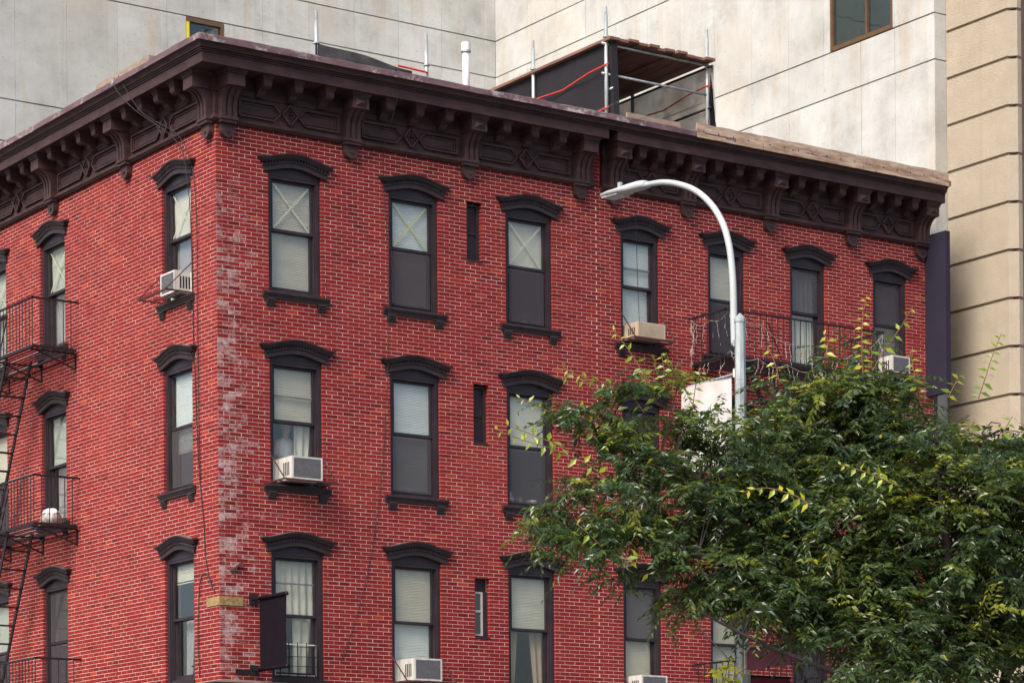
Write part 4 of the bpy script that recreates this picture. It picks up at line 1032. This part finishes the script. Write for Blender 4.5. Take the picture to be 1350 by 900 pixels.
MB().bar((w_*.70,-.03,.55),(w_*.86,-.03,.05),.03).build('brace', M['iron'], sc2); MB().tube([(w_*.72,-.05,.62),(w_,-.05,.60)],.018,6).build('strap', M['strap'], sc2)
rb = thing('roof_curb', 'mossy stone coping block on the roof above the side wall', 'block', (.42,3.55,15.36))
MB().box(-.28,.28,-.98,.98,0,.62).build('block', M['oldwood'], rb); MB().box(-.33,.33,-1.03,1.03,.621,.735).build('coping', M['oldwood'], rb)
tb = thing('timber_curb', 'grey timber boards on edge below the plank scaffold', 'boards', (8.66,.25,15.50))
for i in range(2): MB().box(0,1.25,.05*i,.05*i+.04,0,.42-.06*i).build('board', M['oldwood'], tb)
for i,(a,b,lab) in enumerate(((9.56,11.11,'weathered plywood strip on the cornice edge beside the scaffold'),(11.13,13.60,'long weathered plywood strip between two others on the cornice edge'),(13.62,15.84,'weathered plywood strip on the cornice edge beside the stucco building'))):
    t = thing('plywood_strip', lab, 'board', (a,-.68,15.385), 0, 'plywood strips along the cornice')
    m = MB(); n = 10; L_ = b-a
    for k in range(n+1):
        x = L_*k/n; zt = .265+.006*math.sin(k*1.7+i)
        m.v += [(x,0,0),(x,.02,0),(x,.045,zt),(x,.025,zt)]
    for k in range(n):
        for e in range(4): m.f.append((k*4+e,k*4+(e+1)%4,(k+1)*4+(e+1)%4,(k+1)*4+e))
    m.f += [(0,1,2,3),(n*4+3,n*4+2,n*4+1,n*4)]
    m.build('sheet', M['plywood'], t); m = MB()
    for k in range(int(L_/.35)): m.tube([(.15+.35*k,-.004+.015*.5,.12),(.15+.35*k,.02,.125)],.012,6)
    m.build('nail', M['iron'], t)

# ------------------------------------------------------------------ small things behind the glass
def potted(label, x, z, y=.235, leaves=26, s=.16):
    t = thing('house_plant', label, 'plant', x if isinstance(x, tuple) else (x, y, z))
    MB().tube([(0,0,0),(0,0,.10)],[.045,.06],10).build('pot', M['china'], t); m = MB(); r = random.Random(int(abs(z)*97))
    for i in range(leaves):
        a = r.uniform(0,6.28); e = r.uniform(.2,1.3); d = Vector((math.cos(a)*math.cos(e), .35*math.sin(a)*math.cos(e), math.sin(e))); p = Vector((0,0,.10))+d*r.uniform(.3,1)*s; q = p+d*.06+Vector((0,0,-.02)); w = d.cross(Vector((0,1,.2))).normalized()*.02
        m.add([p,(p+q)/2+w,q,(p+q)/2-w],[(0,1,2,3)]); m.tube([(0,0,.09),p],.003,4)
    m.build('leaves', M['plant'], t, recalc=False)
potted('leafy plant behind the dark lower pane of a tape-crossed top floor window', cols[2]+.05, R1['sill']+.05)
potted('green plant low behind the bottom side window by the corner', (.26, lcols[0]-.35, R3['sill']+.05), R3['sill'], leaves=30, s=.28)
def vase(label, x, z, prof, mat): 
    t = thing('vase', label, 'vase', (x,.24,z)); MB().tube([(0,0,h) for h,_ in prof],[r for _,r in prof],12).build('body', mat, t, smooth=True); return t
zz = R2['sill']+.05
v = vase('pale round jug on an inner window sill beside a small brown jar', cols[2]-.30, zz, [(0,.05),(.05,.08),(.12,.085),(.18,.05),(.24,.055)], M['china'])
v = vase('wide white china bowl on the inner sill with jug and brown jar', cols[2]+.18, zz, [(0,.05),(.03,.07),(.09,.10),(.12,.105)], M['china'])
v = vase('small brown jar between the jug and the bowl', cols[2]-.06, zz, [(0,.045),(.08,.05),(.12,.03),(.15,.035)], M['curtain_t'])

# ------------------------------------------------------------------ street tree
TZ = 37.0
tb_ = at_depth(1300, 900, TZ); TXx, TYy = float(tb_[0]), float(tb_[1])
tree = thing('street_tree', 'broad leafy street tree with yellow-green shoots in front of the row building', 'tree', (TXx,TYy,.14))
BASE = Vector((TXx,TYy,.14))
def tp(x, y, dz=0.0):
    p = at_depth(x, y, TZ+dz); return Vector((float(p[0]),float(p[1]),float(p[2]))) - BASE
trunk_top = tp(1300,985)
MB().tube([Vector((0,0,0)),Vector((0,0,.25)),Vector((.02,.0,1.5)),trunk_top*.7,trunk_top],[.30,.22,.18,.165,.15],12).build('trunk', M['bark'], tree, smooth=True)
limbs = [
 [(1300,985,0),(1215,905,-.6),(1110,830,-1.2),(1000,760,-1.6),(880,720,-1.7),(760,690,-1.6),(715,672,-1.5)],
 [(1240,925,-.4),(1150,800,-.2),(1040,700,-.4),(940,640,-.8),(840,600,-1.0),(790,575,-1.0)],
 [(1300,985,0),(1262,860,.3),(1215,740,.5),(1165,620,.4),(1130,540,.2)],
 [(1300,985,0),(1282,870,-.6),(1255,760,-1.2),(1240,650,-1.5),(1235,560,-1.4)],
 [(1300,985,0),(1330,870,.2),(1330,760,.0),(1310,650,-.3),(1295,570,-.4)],
 [(1300,985,0),(1350,900,.8),(1420,800,1.3),(1470,700,1.4),(1490,620,1.2)],
 [(1300,985,0),(1250,900,1.2),(1150,820,2.0),(1060,740,2.3),(1000,660,2.2),(985,600,2.0)],
 [(1282,870,-.3),(1190,800,-.6),(1100,740,-.8),(1040,680,-.8),(1000,640,-.8)],
 [(1300,985,0),(1290,930,-.5),(1250,860,-.8),(1220,790,-1.0),(1190,720,-1.0)],
 [(1300,985,0),(1210,935,-1.2),(1110,890,-1.8),(1010,850,-2.0),(930,810,-2.0)],
 [(1300,985,0),(1380,920,-1.0),(1440,830,-1.6),(1440,730,-1.7),(1400,640,-1.6)],
]
limb_pts = []
for i, L_ in enumerate(limbs):
    P = smooth_path([tp(*q) for q in L_], 6); r0 = .075 if i in (0,2,3,4,5) else .05
    MB().tube(P, [r0*(1-j/(len(P)-1))**.8+.012 for j in range(len(P))], 8).build('limb', M['bark'], tree, smooth=True); limb_pts += P[len(P)//4:]
LP = np.array([tuple(p) for p in limb_pts])
# crown volume as lumps: photo pixel centre, pixel radii, depth offset and depth radius (m)
lumps = [(715,688,40,22,-1.5,.4),(760,640,36,22,-1.3,.4),(790,580,34,26,-1.1,.4),(835,560,36,30,-1.0,.5),(748,688,48,26,-1.5,.6),(805,704,55,40,-1.6,.7),(845,655,70,70,-1.4,.8),(800,610,48,40,-1.0,.6),(870,580,58,50,-.9,.8),(885,728,64,52,-1.5,.9),
 (930,660,85,90,-1.0,1.1),(955,765,70,48,-1.4,1.0),(985,590,75,62,-.7,1.2),(1000,690,95,95,-.5,1.6),(1040,620,85,85,0,1.5),(1070,530,55,45,.1,.8),(1100,580,80,70,.1,1.4),
 (1060,760,90,68,-.3,1.7),(1120,690,105,100,-.2,2.0),(1160,560,75,65,.2,1.2),(1180,640,95,85,-.3,1.9),(1170,790,110,95,-.4,2.1),(1240,580,65,58,-.9,1.0),(1260,680,100,100,-.8,1.9),
 (1300,610,80,62,-.4,1.3),(1340,700,95,110,-.4,1.9),(1270,800,110,85,-.6,2.0),(1380,620,80,75,-.5,1.4),(1420,740,90,120,0,2.0),(1350,810,90,80,-.2,1.8),(1180,868,78,52,-1.4,1.0),(1125,884,46,20,-1.9,.6),
 (1440,850,80,80,0,1.6),(1000,780,55,36,-1.6,.8),(900,782,34,18,-1.6,.5),(1230,875,75,48,-1.5,1.0),(1060,480,24,30,0,.5),(1120,470,22,28,.1,.5),(920,560,35,35,-.8,.5),(720,690,26,18,-1.5,.3),(955,798,52,30,-1.6,.6),(1035,798,62,40,-1.3,.9),(1095,828,62,42,-1.4,.9),(1000,745,80,60,-1.2,1.0),(1215,830,80,60,-1.5,1.0),(725,576,42,13,-1.4,.25),(762,548,40,15,-1.1,.3),(872,520,26,34,-.9,.3),(1012,505,36,30,-.2,.4),(1132,505,34,36,-.2,.4),(1185,508,28,28,-.4,.4),(1290,545,26,24,-.7,.3),(830,505,22,22,-.9,.25)]
def leaf_sprays(clumps, each):
    """sprays gathered in flattened clumps on the ends of branchlets, with air between them"""
    area = np.array([l[2]*l[3]*(l[5]**.5) for l in lumps]); pr = area/area.sum()
    idx = nr.choice(len(lumps), clumps, p=pr); cent = []; outd = []; tone = []
    for k in idx:
        x,y,rx,ry,dz,rz = lumps[k]; d = nr.normal(size=3); d /= np.linalg.norm(d); rr = nr.random()**.40
        c0 = at_depth(x+d[0]*rx*rr, y-d[2]*ry*rr, TZ+dz+d[1]*rz*rr) - np.array(BASE)
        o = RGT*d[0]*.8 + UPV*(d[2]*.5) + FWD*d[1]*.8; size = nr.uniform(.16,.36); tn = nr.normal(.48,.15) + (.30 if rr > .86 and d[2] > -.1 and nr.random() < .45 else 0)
        for j in range(int(each*nr.uniform(.55,1.35)*(size/.26)**1.2)):
            e = nr.normal(size=3)*np.array([1,1,.42])*size*.62
            cent.append(c0+e); outd.append(o*.7+e/size*.6); tone.append(tn)
    return np.array(cent), np.array(outd), np.array(tone)
def build_leaves(cent, outd, spray_tone, per, lmin, lmax, twig_len):
    n = len(cent)
    dirs = outd + nr.normal(size=(n,3))*.38; dirs[:,2] += .18; dirs /= np.linalg.norm(dirs,axis=1)[:,None]
    tl = twig_len*nr.uniform(.6,1.25,n); side = np.cross(dirs, np.array([0,0,1.0])); side /= (np.linalg.norm(side,axis=1)[:,None]+1e-6)
    f = (np.arange(per)+.5)/per
    start = cent - dirs*tl[:,None]*.5
    pos = start[:,None,:] + dirs[:,None,:]*(tl[:,None]*f[None])[:,:,None]; pos[:,:,2] -= (nr.uniform(.15,.55,(n,1))*tl[:,None]*f[None]**2)
    sgn = np.where(np.arange(per)%2==0,1,-1)[None,:,None]
    ld = dirs[:,None,:]*.55 + side[:,None,:]*sgn*.8 + nr.normal(size=(n,per,3))*.16; ld[:,:,2] -= nr.uniform(.12,.40,(n,1)) + nr.uniform(0,.35,(n,per)); ld /= np.linalg.norm(ld,axis=2)[:,:,None]
    ln = nr.uniform(.72,1.25,(n,1))*nr.uniform(lmin,lmax,(n,per))*(1-.35*np.abs(f-.45)[None])
    nrm = np.cross(ld, side[:,None,:]*sgn + nr.normal(size=(n,per,3))*.5); nrm /= (np.linalg.norm(nrm,axis=2)[:,:,None]+1e-6)
    wd = np.cross(ld, nrm); w = ln*.205
    L = ln[:,:,None]; Wd = wd*w[:,:,None]; Up = nrm*(w*.35)[:,:,None]
    base = pos; m1 = pos+ld*L*.38; tip = pos+ld*L + np.array([0,0,-.012])
    v = np.stack([base, m1+Wd+Up, m1-Up*.2, m1-Wd+Up, tip], axis=2).reshape(-1,3)
    N_ = n*per; b = np.arange(N_)[:,None]*5
    tri = np.array([(0,1,2),(0,2,3),(1,4,2),(2,4,3)]); faces = (b[:,:,None].transpose(0,2,1)+tri[None]).reshape(-1,3)
    tone = (spray_tone + nr.normal(0,.08,n))[:,None] + nr.normal(0,.10,(n,per)); tone = np.clip(tone,0,.93); tone[nr.random((n,per)) < .012] = .98
    col = np.ones((N_,5,4)); col[:,:,0] = tone.reshape(-1)[:,None]
    return v, faces, col.reshape(-1), start, dirs, tl
def tri_mesh(name, v, f, col, mat):
    me = bpy.data.meshes.new(name); me.vertices.add(len(v)); me.vertices.foreach_set('co', v.reshape(-1))
    me.loops.add(len(f)*3); me.loops.foreach_set('vertex_index', f.reshape(-1).astype(np.int32))
    me.polygons.add(len(f)); me.polygons.foreach_set('loop_start', np.arange(0,len(f)*3,3,dtype=np.int32)); me.polygons.foreach_set('loop_total', np.full(len(f),3,dtype=np.int32))
    at = me.attributes.new('bc','FLOAT_COLOR','POINT'); at.data.foreach_set('color', col); me.polygons.foreach_set('use_smooth', [False]*len(f)); me.materials.append(mat); me.update(calc_edges=True); return me
cent, outd, stone = leaf_sprays(920, 9)
v, f_, col, st, dr, tl_ = build_leaves(cent, outd, stone, 16, .088, .142, .60)
crown_o = tag(link('crown', tri_mesh('crown', v, f_, col, M['leaf']), tree), kind='stuff')
# fine branches: each spray's twig, some joined back to the nearest limb
tw = MB()
for i in range(0, len(st), 2):
    p = st[i]; d = dr[i]*tl_[i]; tw.tube([p, p+d*.5+np.array([0,0,-.05*tl_[i]]), p+d+np.array([0,0,-.3*tl_[i]])], .0032, 3, caps=False)
for i in range(0, len(st), 7):
    p = st[i]; k = np.argmin(((LP-p)**2).sum(1) + 1.2*np.maximum(0, LP[:,2]-p[2])); q = LP[k]
    if np.linalg.norm(q-p) < 2.2: tw.tube([q, (p+q)/2+np.array([0,0,.08]), p], [.013,.009,.005], 4, caps=False)
tag(tw.build('twigs', M['bark'], tree, recalc=False), kind='stuff')
# bright young shoots, leaf by leaf
lf = []
for i in range(8):
    m = MB(); w = .235; m.add([(0,0,0),(w,.38,.06),(0,.42,0),(-w,.38,.06),(0.02,1.0,-.05)],[(0,1,2),(0,2,3),(1,4,2),(2,4,3)])
    me = m.mesh('leaf', M['newleaf'], recalc=False); at = me.attributes.new('bc','FLOAT_COLOR','POINT'); at.data.foreach_set('color',[i/7,0,0,1]*5); lf.append(me)
shoots = [([(652,565),(690,580),(730,592),(775,612),(810,640)],17,.6,-1.5),([(684,524),(715,538),(748,553),(785,572)],14,.6,-1.2),([(668,560),(705,574),(745,590)],9,.5,-1.45),([(742,484),(768,497),(800,505),(830,520),(850,545)],15,.55,-1.0),([(736,498),(765,500),(800,520),(815,545)],9,.45,-1.1),
 ([(808,434),(822,452),(838,475),(852,500),(866,530)],12,.6,-.9),([(872,466),(876,490),(880,520)],9,.6,-.8),([(766,535),(785,552),(800,572)],8,.9,-1.1),([(1142,391),(1137,425),(1136,460),(1138,500),(1140,530)],24,.85,-.3),([(1202,407),(1185,435),(1165,462),(1150,490)],10,.5,-.4),
 ([(1320,440),(1308,470),(1300,495),(1290,525)],16,.45,-.8),([(1266,494),(1258,508),(1250,524)],7,.55,-1.0),([(1107,612),(1135,620),(1160,630),(1185,640)],13,.7,-2.3),([(980,648),(1010,643),(1045,652),(1068,665)],12,.85,-2.6),([(1012,455),(1022,480),(1028,505)],7,.7,-.2),([(1085,440),(1092,450),(1088,470)],5,.8,0),
 ([(962,866),(958,882),(955,902)],13,.85,-1.2),([(985,880),(970,890),(962,905)],7,.8,-1.2),([(935,890),(948,880),(955,900)],7,.9,-1.2),([(760,690),(778,705),(795,722)],7,.5,-2.2),([(848,730),(835,738),(822,736)],4,.7,-2.2),([(925,490),(918,505),(914,530),(910,555)],10,.35,-1.0),([(1200,462),(1205,490),(1212,520)],9,.6,-.6),([(1335,548),(1328,560),(1320,575)],5,.5,-.8)]
for P, n, tone, dz in shoots:
    pts = smooth_path([tp(x,y,dz) for x,y in P], 6)
    so = MB().tube(pts, [.0045+.004*i/len(pts) for i in range(len(pts))], 5).build('shoot', M['twig'], tree, smooth=True)
    for i in range(n):
        f = (i+.3)/n; k = min(int(f*(len(pts)-1)), len(pts)-2); p = pts[k].lerp(pts[k+1], f*(len(pts)-1)-k); d = (pts[k]-pts[k+1]).normalized()
        side = d.cross(Vector(tuple(FWD))).normalized()*(1 if i%2 else -1)
        ld = (d*.45 + side*.75 + Vector((rnd.uniform(-.3,.3),rnd.uniform(-.3,.3),-.55))).normalized()
        zz_ = (Vector(tuple(-FWD))*rnd.uniform(.3,1)+Vector((rnd.uniform(-.4,.4),rnd.uniform(-.4,.4),.5))); xx_ = ld.cross(zz_).normalized(); zz_ = xx_.cross(ld)
        s = (.085+.065*min(1,f*1.6))*rnd.uniform(.85,1.15)
        o = link('leaf', lf[min(7,max(0,int((tone+rnd.uniform(-.2,.25)-f*.25)*8)))], so)
        o.matrix_local = Matrix(((xx_.x,ld.x,zz_.x,p.x),(xx_.y,ld.y,zz_.y,p.y),(xx_.z,ld.z,zz_.z,p.z),(0,0,0,1))) @ Matrix.Scale(s,4)
